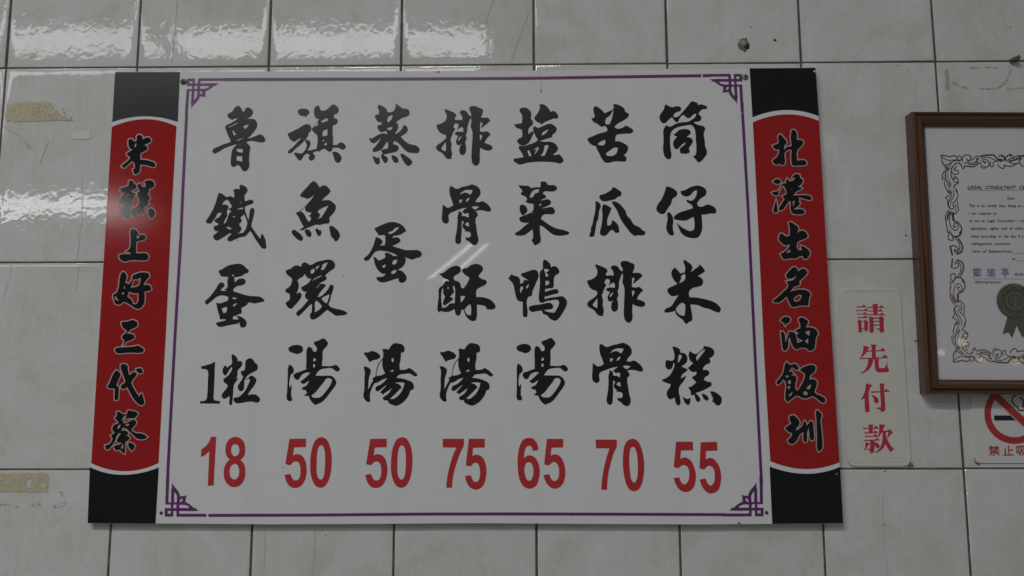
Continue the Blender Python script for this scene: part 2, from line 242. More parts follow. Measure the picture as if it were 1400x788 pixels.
350 100 380 88 420 105 455 140 470 175 500 190 540 180 570 205 575 235 550 258 490 275 440 290 428 370 425 465 480 468 570 465 610 490 620 525 605 560 570 575 450 572 330 575 270 595 210 580 175 545 170 500 200 485 340 480 342 455 270 440 330 395 345 250
442 195 455 190 482 218 442 248
#c_hao 147 363 70
200 150 235 100 255 105 295 160 290 200 272 265 330 290 345 270 385 200 385 160 420 140 500 112 560 108 620 120 645 160 600 220 550 285 575 305 620 300 665 330 675 370 640 390 565 405 568 560 545 620 480 668 420 655 370 620 300 580 245 560 205 590 160 605 115 580 95 520 85 460 150 410
245 355 258 300 270 360
355 345 375 280 405 215 455 215 510 185 505 240 475 315
300 480 330 400 370 420 430 430 475 425 470 560 440 595 395 595 370 530
215 435 235 415 258 420 240 455
107 490 130 470 150 520 190 545 150 540 117 520
#c_san 145 430 70
238 120 350 105 395 88 440 95 480 130 480 170 445 205 390 225 345 265 315 295 400 305 435 330 430 365 380 395 310 425 265 472 255 470 290 415 250 365 245 340 305 285 325 250 270 215 240 165
135 540 160 520 300 505 440 492 485 478 530 500 580 540 570 575 530 590 380 588 260 595 180 600 150 580
#c_dai 138 493 70
200 190 235 150 260 165 298 210 285 260 255 330 235 380 270 410 272 480 265 600 215 610 208 560 215 440 170 430 120 425 105 400 130 350
305 75 330 55 380 62 410 85 412 140 435 230 455 215 490 185 540 185 550 210 520 260 470 330 490 400 540 490 595 565 605 520 630 510 655 590 665 640 655 675 620 688 570 665 510 600 460 520 405 410 370 430 330 438 305 405 320 375 370 340 340 220
540 135 570 125 610 120 635 150 640 180 610 200 575 188 550 165
#c_cai 136 555 70
265 95 300 90 360 130 425 125 430 85 460 70 510 85 560 90 590 125 570 160 530 190 470 190 400 200 355 250 385 270 440 250 490 225 530 215 560 235 555 290 500 350 490 380 560 420 630 425 690 445 738 480 700 505 590 510 530 460 450 385 410 350 360 330 330 385 400 385 440 410 430 445 380 470 440 465 465 500 440 530 400 555 395 640 390 735 350 715 310 675 260 685 225 650 225 615 320 590 350 570 290 565 260 545 300 470 330 430 300 420 270 450 240 530 190 610 130 675 95 660 85 610 130 600 180 560 200 500 175 460 240 410 200 380 200 340 230 290 270 280 300 260 245 200 240 180 265 160
335 235 370 170 420 135 410 170 360 225
270 355 290 300 325 280 310 340
385 300 430 275 460 280 440 310
325 655 350 590 365 600 360 660
440 575 480 570 520 590 540 620 520 670 500 690 465 660 445 620
#c_bei 1044 172 70
225 160 250 135 280 150 310 190 355 245 345 280 320 300 318 370 370 325 430 318 428 85 445 65 480 75 505 100 510 220 560 220 605 235 608 270 570 325 515 385 518 540 580 530 630 535 660 570 655 600 600 610 500 615 450 612 435 590 430 370 380 370 340 395 322 430 325 580 300 605 265 600 245 580 210 598 170 590 138 550 160 520 205 480 240 400 238 365 180 365 135 310 180 290 232 265
#c_gang 1048 233 70
98 175 140 140 185 138 215 165 210 195 160 210 125 195
80 345 130 328 165 325 185 310 215 255 250 205 300 200 300 160 315 128 350 165 385 165 430 140 440 110 390 120 420 75 460 58 505 70 520 120 555 140 560 170 530 215 480 255 530 265 545 280 520 300 460 325 410 390 500 385 620 385 670 400 693 430 680 455 640 455 560 430 470 410 500 430 505 460 490 480 515 500 500 540 440 580 418 605 560 605 590 635 570 668 470 675 420 670 385 640 370 580 368 480 350 470 300 540 235 615 200 615 190 590 230 520 280 440 240 400 310 370 300 300 275 255 250 230 200 300 185 335 175 385 130 385 95 365
405 480 430 455 425 500 412 560
375 295 395 288 390 305
145 450 155 500 168 600 165 640 150 655 120 645 105 610 125 540
#c_chu 1050 298 70
315 80 345 65 400 95 450 130 468 165 445 235 490 205 535 198 580 220 615 280 590 310 520 340 455 375 455 480 490 500 520 500 505 430 550 440 600 475 640 520 640 565 600 625 560 635 530 585 480 595 430 625 370 625 320 625 250 640 215 600 190 560 215 540 250 525 330 440 335 410 260 420 210 385 170 340 170 290 195 240 225 245 270 285 335 275 335 150
275 540 310 505 340 485 340 535
#c_ming 1048 360 70
300 190 340 130 430 58 460 75 490 125 540 90 575 85 610 110 632 135 600 190 500 280 515 310 490 345 430 360 380 420 350 445 450 415 590 410 650 440 675 475 655 540 645 655 530 650 390 670 350 600 310 510 230 580 180 605 110 600 105 580 150 540 260 440 335 350 305 280 380 270 420 250 470 180 400 230 330 235 305 215
415 550 450 510 500 485 545 490 530 545 490 585 435 590
#c_you 1056 425 70
125 150 165 105 220 95 265 110 275 150 250 185 215 200 200 235 188 215 175 185 145 170
130 320 160 325 190 365 195 420 195 490 230 410 260 325 310 325 350 350 375 440 385 500 440 475 480 465 430 440 385 410 375 370 410 345 355 315 370 295 430 270 425 190 405 150 415 115 460 105 510 130 548 160 540 200 510 255 600 258 660 285 700 340 695 375 675 400 660 500 645 580 600 615 560 615 530 580 490 570 420 575 375 595 330 565 295 500 262 400 245 450 240 560 205 615 170 605 150 520 140 420
500 335 540 310 580 305 570 385 550 375
500 465 550 420 550 510 520 490
#c_fan 1056 490 80
175 70 195 50 240 90 290 75 330 90 350 125 345 160 310 150 265 120 215 180 260 180 285 205 245 235 300 230 325 265 310 330 310 410 340 440 385 370 440 230 430 205 370 160 400 130 470 100 530 90 575 105 580 150 560 190 510 230 500 290 560 280 595 310 600 350 575 420 570 460 640 500 710 545 712 580 690 600 650 585 540 510 480 535 420 540 375 520 350 505 310 510 250 555 210 590 180 560 175 480 185 400 180 330 165 300 150 280 100 340 70 355 55 330 100 270 145 200
205 310 240 290 250 310 240 350 215 340
205 380 240 370 240 390 215 425
215 500 270 450 270 470 235 515
175 255 190 230 225 235 205 258
455 405 490 365 520 350 510 400 490 425
415 455 440 440 480 470 465 495 425 490
#c_zun 1062 555 70
200 165 255 145 310 185 350 250 345 290 300 350 295 385 350 350 400 300 415 240 430 230 450 260 455 310 490 270 525 235 550 245 560 300 570 400 575 480 560 530 530 530 510 500 500 420 490 330 465 420 465 520 455 555 430 560 415 540 410 400 350 450 310 530 230 590 190 570 165 530 220 480 235 420 180 400 130 345 170 310 225 270 195 210
605 80 625 65 660 95 690 130 690 165 675 190 685 350 695 450 702 560 700 650 650 705 632 690 620 500 610 200
#n18 265 590 80
232 72 300 72 265 730 188 730 208 262 160 310 95 345 100 242 150 205 205 140
555 75 620 90 670 140 690 220 685 300 660 355 625 385 670 430 692 520 685 620 640 710 580 745 530 748 470 725 415 650 402 560 415 470 450 410 482 380 440 330 425 240 440 160 485 100
555 170 595 185 612 240 605 300 580 330 550 335 520 320 502 270 505 220 525 180
550 430 590 455 610 520 600 600 570 640 545 648 510 635 485 590 482 520 500 460
#n50 382 590 80
135 100 358 98 355 210 197 215 180 328 215 308 250 308 300 325 345 390 365 480 360 590 325 690 270 745 205 762 140 740 95 680 68 585 150 573 165 620 190 655 225 662 260 640 280 580 280 480 262 425 230 405 190 410 145 455 80 440
570 78 620 95 660 150 690 240 703 350 700 480 680 600 640 700 590 750 545 758 490 735 445 660 418 550 415 430 425 300 450 190 500 105
562 183 590 200 608 260 615 350 612 480 600 590 580 640 555 652 525 630 503 570 500 450 505 320 520 230 540 195
#n75 596 592 80
92 80 375 80 375 165 335 250 290 370 250 500 225 620 217 738 138 738 150 610 185 450 230 300 275 198 92 195
443 80 657 80 657 197 500 200 490 312 520 298 570 298 620 325 660 390 680 500 670 610 640 700 590 750 530 768 460 735 415 670 390 582 470 570 490 625 510 655 535 662 570 650 590 590 592 500 575 430 550 402 510 402 465 452 402 438
#n65 700 592 80
235 68 290 80 335 140 357 232 280 243 265 195 235 168 200 180 175 225 160 350 195 312 240 303 300 325 350 400 373 500 365 600 330 700 270 745 220 750 160 725 110 650 85 550 75 420 80 300 100 190 145 100 185 75
225 392 255 405 280 450 288 520 280 590 255 640 230 648 200 630 175 570 167 500 178 430 200 400
470 82 690 82 688 195 532 200 520 305 560 292 600 292 650 320 695 400 717 510 710 610 670 705 610 745 560 750 500 720 450 650 423 570 500 555 520 605 550 645 580 650 610 630 632 580 632 490 610 420 580 392 545 395 500 438 432 425
#n70 806 594 80
82 72 365 72 365 165 330 240 290 370 255 520 240 640 236 747 158 747 165 640 195 450 230 310 270 188 87 187
580 60 630 75 680 140 715 250 735 370 733 500 715 630 670 730 620 762 580 762 530 735 485 640 460 520 448 380 455 240 480 130 530 75
580 165 610 180 635 250 648 380 648 520 635 610 610 652 585 645 560 600 545 510 535 380 538 260 555 185
#n55 913 598 80
112 60 335 60 342 175 178 178 168 292 200 275 250 275 310 315 355 400 377 500 370 610 335 690 280 730 220 735 160 705 110 640 78 550 155 540 175 595 205 630 235 635 270 600 288 530 285 450 262 395 225 372 185 380 145 418 80 400
443 68 660 62 670 178 512 185 512 300 550 280 600 285 655 330 700 415 718 520 710 620 680 710 620 750 570 757 510 725 460 660 428 570 508 555 530 610 560 645 590 650 615 620 632 550 630 470 605 405 565 382 530 392 495 435 427 422
#p_qing 1165 410 50
100 147 215 147 245 110 300 150 300 158 100 160
90 228 255 228 290 188 340 232 340 238 90 238
110 303 235 303 270 268 322 308 322 314 110 314
120 378 235 378 280 342 330 382 330 390 120 390
128 432 165 445 205 460 255 460 290 432 345 480 335 560 340 655 275 680 268 625 205 625 212 690 145 705
205 472 262 472 262 612 205 612
448 95 548 95 540 320 462 320
330 158 590 158 625 122 685 164 685 172 330 172
350 238 570 238 605 203 660 244 660 250 350 250
315 318 605 318 640 282 705 322 705 330 315 330
370 358 415 375 455 390 462 690 415 710 382 700
455 385 600 385 600 402 455 402
455 460 600 460 600 474 455 474
455 537 605 537 605 552 455 552
588 375 625 352 685 400 675 480 690 680 640 705 600 700 598 650 530 630 530 620 590 625 598 600 585 400
#p_xian 1170 467 50
165 95 295 130 265 160 245 210 120 345 110 335 150 250 165 160
332 68 440 75 425 110 435 360 355 360 340 110
240 203 535 192 570 142 635 195 635 203 240 218
90 362 575 348 620 288 692 345 692 354 90 378
270 355 360 355 375 380 345 500 290 590 200 655 110 692 105 685 190 630 240 550 265 470
395 345 500 350 490 400 495 540 510 580 600 580 640 560 665 500 680 445 680 560 715 610 700 650 640 662 480 660 440 635 425 590 410 450
#p_fu 1172 522 50
190 40 318 75 290 110 255 190 245 240 265 630 240 645 185 658 178 640 160 345 90 390 85 380 150 270 180 150
485 38 590 50 570 85 580 250 605 600 580 635 515 648 500 600 415 575 415 565 520 555 500 240 490 85
290 215 580 208 625 160 692 206 692 214 300 235
310 295 350 302 420 335 455 385 450 445 420 465 385 455 370 430 365 370 335 325
#p_kuan 1175 576 50
80 150 310 150 350 103 412 148 412 156 80 165
200 72 298 82 285 110 285 250 205 250 205 100
110 245 310 240 340 205 392 242 392 250 112 262
120 320 300 320 340 275 400 322 400 330 125 335
90 410 335 403 375 362 430 404 430 412 95 425
235 405 320 405 315 640 300 680 240 688 230 640 205 615 160 608 160 600 230 605
130 460 215 475 115 630 105 620 135 540
312 460 345 460 400 485 435 540 420 580 385 582 360 560
430 68 550 85 515 140 495 210 600 205 655 178 720 240 605 355 605 340 635 225 575 225 565 290 590 370 640 480 700 560 745 605 715 620 675 662 640 620 590 540 565 480 530 550 460 620 400 660 345 680 345 672 430 600 480 500 500 400 500 235 480 235 410 340 400 335 425 230 435 120
#orn 210 650 70
192 20 240 20 225 450 180 450
180 418 500 418 490 450 180 450
170 506 660 506 660 548 170 548
272 200 308 200 300 635 262 635
350 330 392 330 392 637 350 637
350 593 780 593 780 637 350 637
170 506 215 506 215 635 170 635
170 590 300 590 300 635 170 635
390 418 490 415 545 440 600 485 650 520 697 543 660 548 390 548
395 455 470 455 520 470 548 490 540 505 395 503
285 115 320 175 370 235 400 290 408 330 392 420 272 420 278 250
316 255 340 280 356 320 356 400 350 418 314 418
400 325 450 320 490 315 512 303 495 350 490 418 440 422 390 420
400 405 410 375 440 358 448 375 430 405 405 415
"""
SCROLL = """
@1285 205
1.1 15 100 60 95 120 110 190 125 240 105 300 125 320 165 300 190
1.1 15 100 40 150 35 200 60 260 110 300 100 330 180 340
.8 50 120 100 170 180 190 300 175
.8 45 220 100 215
.9 70 270 140 265 200 215
.9 110 330 170 290 230 215 300 190 370 210
.9 200 330 250 280 300 235 370 250
.9 320 120 350 110 380 135 380 185 330 180
1 410 210 400 150 440 105 500 90 550 120 555 170 520 190 480 180 490 150
1 430 240 500 230 520 260 590 270 640 250 690 200
.8 500 190 550 240 620 225 680 190
1.1 380 260 400 320 430 335 450 290 520 300 600 305 680 260 720 230
.9 560 200 620 140 690 110 750 130
3.6 650 180 700 150
2.4 330 240 390 262
1.8 200 345 240 320
.9 110 350 70 400 45 460 55 540 90 520
.9 70 400 100 430
.8 50 480 90 500
1.1 180 340 120 380 100 450 110 540 160 600 200 660
.6 150 400 140 480 170 560 210 640
1 215 350 200 420 210 490 240 530 280 510 270 480 240 470
2 225 505 250 525
.9 300 280 270 340 260 370 320 370 335 410 300 440 240 430 215 390
1 290 480 330 550 325 600 270 630 240 660
.8 230 540 280 590 330 570
.9 90 560 80 620 110 680 130 740 180 788
.9 120 600 170 680 190 740 210 788
.9 240 660 280 690 310 740 305 788
.7 230 690 250 788
@1340 205
1.5 0 120 80 100 160 95 240 95 290 140 340 200
.8 20 160 60 140 140 130 200 150 260 180 320 210
.9 0 290 60 330 120 310 150 290 160 240 130 190 80 170 50 190 80 240 110 225
.7 20 180 10 240 40 290 100 300
.9 190 200 180 270 200 300 240 290 230 240 270 210 320 200
.9 330 130 360 95 420 110 450 150 490 200 560 240 640 250
1 320 250 330 290 400 335 440 310 430 280 480 290 560 295 640 260 700 230
.9 490 130 500 100 540 80 560 95 545 130 570 160 640 120 700 100 740 120
.8 500 160 530 200 580 220
.8 590 190 650 180 700 140
3 320 170 370 190 400 170
2 80 200 95 235
1 700 170 710 240 788 310
1 700 170 750 110 788 90
@1285 260
.9 130 0 180 50 150 110 100 130 140 180 140 230 150 290 190 340
.9 190 0 210 60 200 120 160 210 160 280 200 340 250 320 250 270 210 280
.8 240 0 250 100 200 200 190 260
.9 280 0 320 60 320 130 280 190 220 250
.9 310 180 325 280 335 360 300 390 280 430 250 410
.8 270 230 290 330 260 380
1 170 350 120 420 100 500 110 570 120 640 140 700 130 750 170 760 190 788
1.6 190 380 150 450 130 540
.9 220 380 180 460 170 560 190 640 240 710 300 720 330 670 310 600 260 600 250 650
1.2 250 400 240 480 260 560 310 570 350 610 390 680 380 740 340 780
2.2 230 400 235 480 250 560
3 240 660 290 660
@1285 315
1 160 50 150 150 200 180 240 170 230 120
2.4 190 0 180 60
1.5 200 50 240 110 320 110 370 70 390 0
1 270 130 330 200 360 290 340 360 300 400 260 370 270 340
1.5 320 130 390 240 405 330 370 400 290 430
1 180 290 210 280 270 280 320 330 310 370
1.6 180 290 200 340 210 400 230 455
3 260 350 290 370
"""

# ---------------------------------------------------------------- materials
def mat(name, color, rough=.5, **kw):
    m = bpy.data.materials.new(name); m.use_nodes = True
    b = m.node_tree.nodes['Principled BSDF']
    b.inputs['Base Color'].default_value = (*color, 1); b.inputs['Roughness'].default_value = rough
    for k, v in kw.items(): b.inputs[k.replace('_', ' ')].default_value = v
    return m
class N:
    def __init__(s, m): s.t = m.node_tree; s.b = s.t.nodes['Principled BSDF']
    def n(s, typ, **kw):
        x = s.t.nodes.new(typ)
        for k, v in kw.items():
            if hasattr(x, k): setattr(x, k, v)
            else: x.inputs[k].default_value = v
        return x
    def l(s, a, b): s.t.links.new(a, b)
    def noise(s, vec, scale, detail=3, rough=.5, dist=0):
        x = s.n('ShaderNodeTexNoise'); x.inputs['Scale'].default_value = scale; x.inputs['Detail'].default_value = detail
        x.inputs['Roughness'].default_value = rough; x.inputs['Distortion'].default_value = dist
        if vec is not None: s.l(vec, x.inputs['Vector'])
        return x.outputs['Fac']
    def ramp(s, fac, stops):
        r = s.n('ShaderNodeValToRGB'); e = r.color_ramp.elements
        while len(e) < len(stops): e.new(.5)
        for i, (p, c) in enumerate(stops):
            e[i].position = p; e[i].color = (*c, 1) if len(c) == 3 else c
        s.l(fac, r.inputs[0]); return r.outputs[0]
    def mix(s, fac, a, b, mode='MIX'):
        x = s.n('ShaderNodeMix', data_type='RGBA', blend_type=mode)
        for v, k in ((fac, 0), (a, 6), (b, 7)):
            if isinstance(v, (int, float)): x.inputs[k].default_value = v
            elif isinstance(v, tuple): x.inputs[k].default_value = (*v, 1)
            else: s.l(v, x.inputs[k])
        return x.outputs[2]
    def bump(s, h, strength, dist, prev=None):
        x = s.n('ShaderNodeBump'); x.inputs['Strength'].default_value = strength; x.inputs['Distance'].default_value = dist
        s.l(h, x.inputs['Height'])
        if prev is not None: s.l(prev, x.inputs['Normal'])
        return x.outputs[0]
    def math(s, op, a, b=None):
        x = s.n('ShaderNodeMath', operation=op)
        for i, v in enumerate((a, b)):
            if v is None: continue
            if isinstance(v, (int, float)): x.inputs[i].default_value = v
            else: s.l(v, x.inputs[i])
        return x.outputs[0]
# glazed tile
m_tile = mat('glazed_tile', (.7,.69,.67), .05, Specular_IOR_Level=.5)
n = N(m_tile); tc = n.n('ShaderNodeNewGeometry').outputs['Position']; oi = n.n('ShaderNodeObjectInfo').outputs['Random']
add = n.n('ShaderNodeVectorMath', operation='ADD'); n.l(tc, add.inputs[0])
cmb = n.n('ShaderNodeCombineXYZ'); mm = n.math('MULTIPLY', oi, 37.0)
for k in range(3): n.l(mm, cmb.inputs[k])
n.l(cmb.outputs[0], add.inputs[1]); pv = add.outputs[0]
big = n.ramp(n.noise(pv, 9, 5, .6, 1.6), [(.3,(.65,.655,.657)), (.5,(.61,.607,.595)), (.7,(.555,.54,.51))])
vein = n.ramp(n.noise(pv, 26, 6, .65, 2.6), [(.46,(1,1,1)), (.5,(.95,.945,.93)), (.54,(1,1,1))])
fine = n.ramp(n.noise(pv, 160, 3, .6), [(.3,(.97,.97,.97)), (.7,(1.02,1.02,1.02))])
streak_map = n.n('ShaderNodeMapping'); streak_map.inputs['Scale'].default_value = (150, 150, 6); n.l(pv, streak_map.inputs['Vector'])
streak = n.ramp(n.noise(streak_map.outputs[0], 1, 2), [(.35,(.985,.985,.98)), (.65,(1.01,1.01,1.01))])
c = n.mix(1, n.mix(1, n.mix(1, big, vein, 'MULTIPLY'), fine, 'MULTIPLY'), streak, 'MULTIPLY')
tone = n.ramp(oi, [(0,(.965,.965,.955)), (1,(1,1,1))]); c = n.mix(1, c, tone, 'MULTIPLY')
n.l(c, n.b.inputs['Base Color'])
h1 = n.noise(pv, 88, .3, .35, .8); h2 = n.noise(pv, 24, 2, .5, .8)
n.l(n.bump(h1, 1, .00007, n.bump(h2, 1, .00016)), n.b.inputs['Normal'])
m_grout = mat('dark_grout', (.045,.042,.036), .9)
n = N(m_grout); g = n.noise(n.n('ShaderNodeNewGeometry').outputs['Position'], 60, 4, .6)
n.l(n.ramp(g, [(.35,(.05,.048,.042)), (.6,(.10,.095,.08)), (.75,(.19,.175,.145))]), n.b.inputs['Base Color'])
def printed(name, color, rough, bumpd=.00004, scale=900, var=.06):
    m = mat(name, color, rough); n = N(m); g = n.n('ShaderNodeNewGeometry').outputs['Position']
    v = n.noise(g, 40, 4, .6)
    n.l(n.ramp(v, [(.3, tuple(x*(1-var) for x in color)), (.7, tuple(min(1, x*(1+var)) for x in color))]), n.b.inputs['Base Color'])
    if bumpd: n.l(n.bump(n.noise(g, scale, 2), 1, bumpd), n.b.inputs['Normal'])
    return m
m_board = printed('white_acrylic', (.675,.68,.68), .025, 0, var=.012)
n = N(m_board); g = n.n('ShaderNodeNewGeometry').outputs['Position']
n.l(n.bump(n.noise(g, 5, 1, .5), 1, .0003), n.b.inputs['Normal'])
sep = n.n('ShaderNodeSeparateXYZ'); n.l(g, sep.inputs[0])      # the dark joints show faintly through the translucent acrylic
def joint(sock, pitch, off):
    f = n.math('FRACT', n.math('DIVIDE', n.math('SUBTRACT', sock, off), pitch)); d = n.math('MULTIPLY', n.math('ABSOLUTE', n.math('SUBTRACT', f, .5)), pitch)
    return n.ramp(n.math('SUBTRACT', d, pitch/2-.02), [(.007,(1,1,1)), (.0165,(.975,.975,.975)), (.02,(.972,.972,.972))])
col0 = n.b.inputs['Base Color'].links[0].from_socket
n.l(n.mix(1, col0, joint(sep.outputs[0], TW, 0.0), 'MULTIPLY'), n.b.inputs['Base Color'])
m_edge = mat('board_edge', (.55,.54,.5), .4)
m_ink = printed('black_vinyl', (.0042,.0065,.009), .29, .000004, 900, .1)
m_redfig = printed('red_vinyl', (.455,.022,.027), .4, .00002, 1200, .05)
m_purple = printed('purple_vinyl', (.115,.022,.13), .38, .00002, 1200, .08)
m_black = printed('black_banner_film', (.0018,.003,.0045), .23, .000008, 500, .15)
m_redban = printed('red_banner_film', (.335,.009,.0095), .095, .00002, 450, .05)
m_bandwhite = printed('white_banner_band', (.62,.62,.61), .35, .00003, 700, .02)
m_outline = printed('pink_outline', (.45,.33,.32), .35, .00005, 600, .05)
m_banink = printed('black_banner_ink', (.003,.004,.0045), .095, .00002, 450, .1)
m_screw = mat('dull_steel_screw', (.09,.09,.085), .45, Metallic=.8)
m_screw2 = mat('tan_steel_screw', (.26,.24,.19), .5, Metallic=.5)
m_slot = mat('screw_slot', (.01,.01,.01), .8)
m_plate = printed('cream_acrylic', (.60,.59,.535), .12, 0, var=.015)
m_plate_edge = mat('cream_acrylic_edge', (.5,.49,.43), .15)
m_redpay = printed('red_engraved_paint', (.47,.022,.06), .45, .00002, 900, .08)
m_sign = printed('white_sign_plastic', (.60,.60,.575), .3, 0, var=.015)
m_redsign = printed('red_sign_ink', (.40,.03,.03), .4, 0)
m_blacksign = mat('black_sign_ink', (.01,.01,.01), .45)
m_paper = printed('certificate_paper', (.58,.565,.595), .8, .00002, 600, .015)
m_print = mat('black_print', (.02,.02,.022), .7)
m_blueink = mat('blue_violet_stamp_ink', (.12,.11,.26), .7)
m_rule = mat('grey_rule', (.22,.22,.22), .8)
m_scroll = mat('dark_scroll_print', (.035,.03,.024), .6)
m_scrollb = mat('bronze_scroll_print', (.13,.085,.045), .5)
m_seal = mat('olive_gold_foil', (.068,.064,.044), .5, Metallic=.0)
m_seal2 = mat('olive_gold_relief', (.155,.145,.10), .5)
m_ribbon = mat('olive_ribbon_foil', (.085,.078,.055), .5)
m_gum = printed('old_tape_residue', (.40,.335,.215), .75, .0003, 300, .2)
n = N(m_gum); g = n.n('ShaderNodeNewGeometry').outputs['Position']
n.l(n.ramp(n.noise(g, 150, 5, .65), [(.3,(.43,.37,.24)), (.5,(.49,.43,.30)), (.64,(.53,.48,.36)), (.7,(.62,.6,.53))]), n.b.inputs['Base Color'])
m_gum2 = printed('pale_glue_film', (.545,.53,.48), .6, .0001, 300, .05)
m_dirt = mat('grey_dirt', (.17,.165,.145), .9)
m_crack = mat('hairline_crack', (.47,.46,.44), .9)
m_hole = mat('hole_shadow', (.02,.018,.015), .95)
m_plug = printed('grey_wall_plug', (.22,.215,.18), .75, .0002, 400, .2)
m_nail = printed('rusty_anchor', (.09,.062,.048), .75, .0002, 400, .3)
m_glue = mat('yellow_glue', (.2,.13,.05), .5)
# frame wood
m_wood = mat('brown_varnished_wood', (.09,.035,.012), .28)
n = N(m_wood); mp = n.n('ShaderNodeMapping'); n.l(n.n('ShaderNodeTexCoord').outputs['Object'], mp.inputs['Vector']); mp.inputs['Scale'].default_value = (4, 260, 260)
v = n.noise(mp.outputs[0], 1, 5, .6, .8)
n.l(n.ramp(v, [(.3,(.036,.016,.009)), (.5,(.085,.039,.02)), (.7,(.15,.075,.038))]), n.b.inputs['Base Color'])
n.l(n.bump(v, .5, .0001), n.b.inputs['Normal'])
# glass
m_glass = bpy.data.materials.new('frame_glass'); m_glass.use_nodes = True
t = m_glass.node_tree; t.nodes.clear(); out = t.nodes.new('ShaderNodeOutputMaterial'); mx = t.nodes.new('ShaderNodeMixShader')
fr = t.nodes.new('ShaderNodeFresnel'); fr.inputs[0].default_value = 1.45
tr = t.nodes.new('ShaderNodeBsdfTransparent'); tr.inputs[0].default_value = (1,1,1,1); gl = t.nodes.new('ShaderNodeBsdfGlossy'); gl.inputs['Roughness'].default_value = .03
geo = t.nodes.new('ShaderNodeNewGeometry'); inv = t.nodes.new('ShaderNodeMath'); inv.operation = 'SUBTRACT'; inv.inputs[0].default_value = 1; t.links.new(geo.outputs['Backfacing'], inv.inputs[1])
ml_ = t.nodes.new('ShaderNodeMath'); ml_.operation = 'MULTIPLY'; t.links.new(fr.outputs[0], ml_.inputs[0]); t.links.new(inv.outputs[0], ml_.inputs[1]); t.links.new(ml_.outputs[0], mx.inputs[0]); t.links.new(tr.outputs[0], mx.inputs[1]); t.links.new(gl.outputs[0], mx.inputs[2]); t.links.new(mx.outputs[0], out.inputs[0])

# ---------------------------------------------------------------- helpers
def wloc(o):
    v = Vector((0,0,0))
    while o is not None: v = v+o.location; o = o.parent
    return v
def link(name, me, mt, parent=None):
    o = bpy.data.objects.new(name, me); COL.objects.link(o)
    if mt is not None and len(me.materials) == 0: me.materials.append(mt)
    if parent is not None: o.parent = parent
    return o
def obj(name, verts, faces, mt, parent=None, smooth=False):
    me = bpy.data.meshes.new(name); me.from_pydata([tuple(map(float, v)) for v in verts], [], faces); me.update()
    if smooth:
        for p in me.polygons: p.use_smooth = True
    return link(name, me, mt, parent)
def thing(name, label, cat, loc=(0,0,0), group=None):
    o = bpy.data.objects.new(name, None); COL.objects.link(o); o.location = loc; o.empty_display_size = .02
    o['label'] = label; o['category'] = cat
    if group: o['group'] = group
    bpy.context.view_layer.update(); return o
def tag(o, label, cat, group=None):
    o['label'] = label; o['category'] = cat
    if group: o['group'] = group
    return o
def area(p):
    x, y = p[:,0], p[:,1]; return .5*np.sum(x*np.roll(y,-1)-y*np.roll(x,-1))
def inside(pts, poly):
    x, y = pts[:,0][:,None], pts[:,1][:,None]
    x0, y0 = poly[:,0][None], poly[:,1][None]; x1, y1 = np.roll(poly[:,0],-1)[None], np.roll(poly[:,1],-1)[None]
    cross = (x1-x0)*(y-y0)-(x-x0)*(y1-y0)
    up = (y0 <= y) & (y1 > y) & (cross > 0); dn = (y0 > y) & (y1 <= y) & (cross < 0)
    return (up.sum(1)-dn.sum(1)) != 0
def smooth(p, corner=62, sub=4):
    n = len(p); out = []
    d = np.roll(p,-1,0)-p; L = np.hypot(d[:,0], d[:,1])+1e-9; u = d/L[:,None]
    up = np.roll(u,1,0); ang = np.degrees(np.arccos(np.clip((u*up).sum(1), -1, 1))); cor = ang > corner
    tan = u+up; tl = np.hypot(tan[:,0], tan[:,1])+1e-9; tan = tan/tl[:,None]
    for i in range(n):
        j = (i+1) % n; l = L[i]
        t0 = u[i]*l if cor[i] else tan[i]*l; t1 = u[i]*l if cor[j] else tan[j]*l
        k = 1 if (cor[i] and cor[j]) else sub
        for s in range(k):
            t = s/k; h00 = 2*t**3-3*t**2+1; h10 = t**3-2*t**2+t; h01 = -2*t**3+3*t**2; h11 = t**3-t**2
            out.append(h00*p[i]+h10*t0+h01*p[j]+h11*t1)
    return np.array(out)
def grow(p, d):
    """outline pushed outwards by d (image y points down, so orientation is taken from the area)"""
    if area(p) < 0: p = p[::-1]
    e = np.roll(p,-1,0)-p; L = np.hypot(e[:,0], e[:,1])+1e-9; nrm = np.stack([e[:,1], -e[:,0]], 1)/L[:,None]
    m_ = nrm+np.roll(nrm,1,0); ml = np.hypot(m_[:,0], m_[:,1])+1e-6; m_ = m_/ml[:,None]
    c_ = np.clip((m_*nrm).sum(1), .55, 1)
    return p+m_*(d/c_)[:,None]
def split(polys):
    outs, holes = [], []
    for i, p in enumerate(polys):
        if any(inside(p, q).all() for q in polys[:i]): holes.append(p)
        else: outs.append(p)
    return outs, holes
def fill(outs, holes):
    """union of outs minus holes as triangles"""
    vs, es = [], []
    for p in outs+holes:
        k = len(vs); m_ = len(p)
        vs += [Vector((float(a), float(b))) for a, b in p]; es += [(k+i, k+(i+1) % m_) for i in range(m_)]
    V, _, T, *_r = delaunay_2d_cdt(vs, es, [], 0, 1e-5)
    V = np.array([tuple(v) for v in V]); T = np.array([t for t in T if len(t) == 3])
    cen = V[T].mean(1); keep = np.zeros(len(T), bool)
    for p in outs: keep |= inside(cen, p)
    for p in holes: keep &= ~inside(cen, p)
    T = T[keep]
    a, b, c_ = V[T[:,0]], V[T[:,1]], V[T[:,2]]
    ar = (b[:,0]-a[:,0])*(c_[:,1]-a[:,1])-(b[:,1]-a[:,1])*(c_[:,0]-a[:,0])
    T = T[abs(ar) > 1e-9]; used, inv = np.unique(T, return_inverse=True)
    return V[used], inv.reshape(-1, 3)
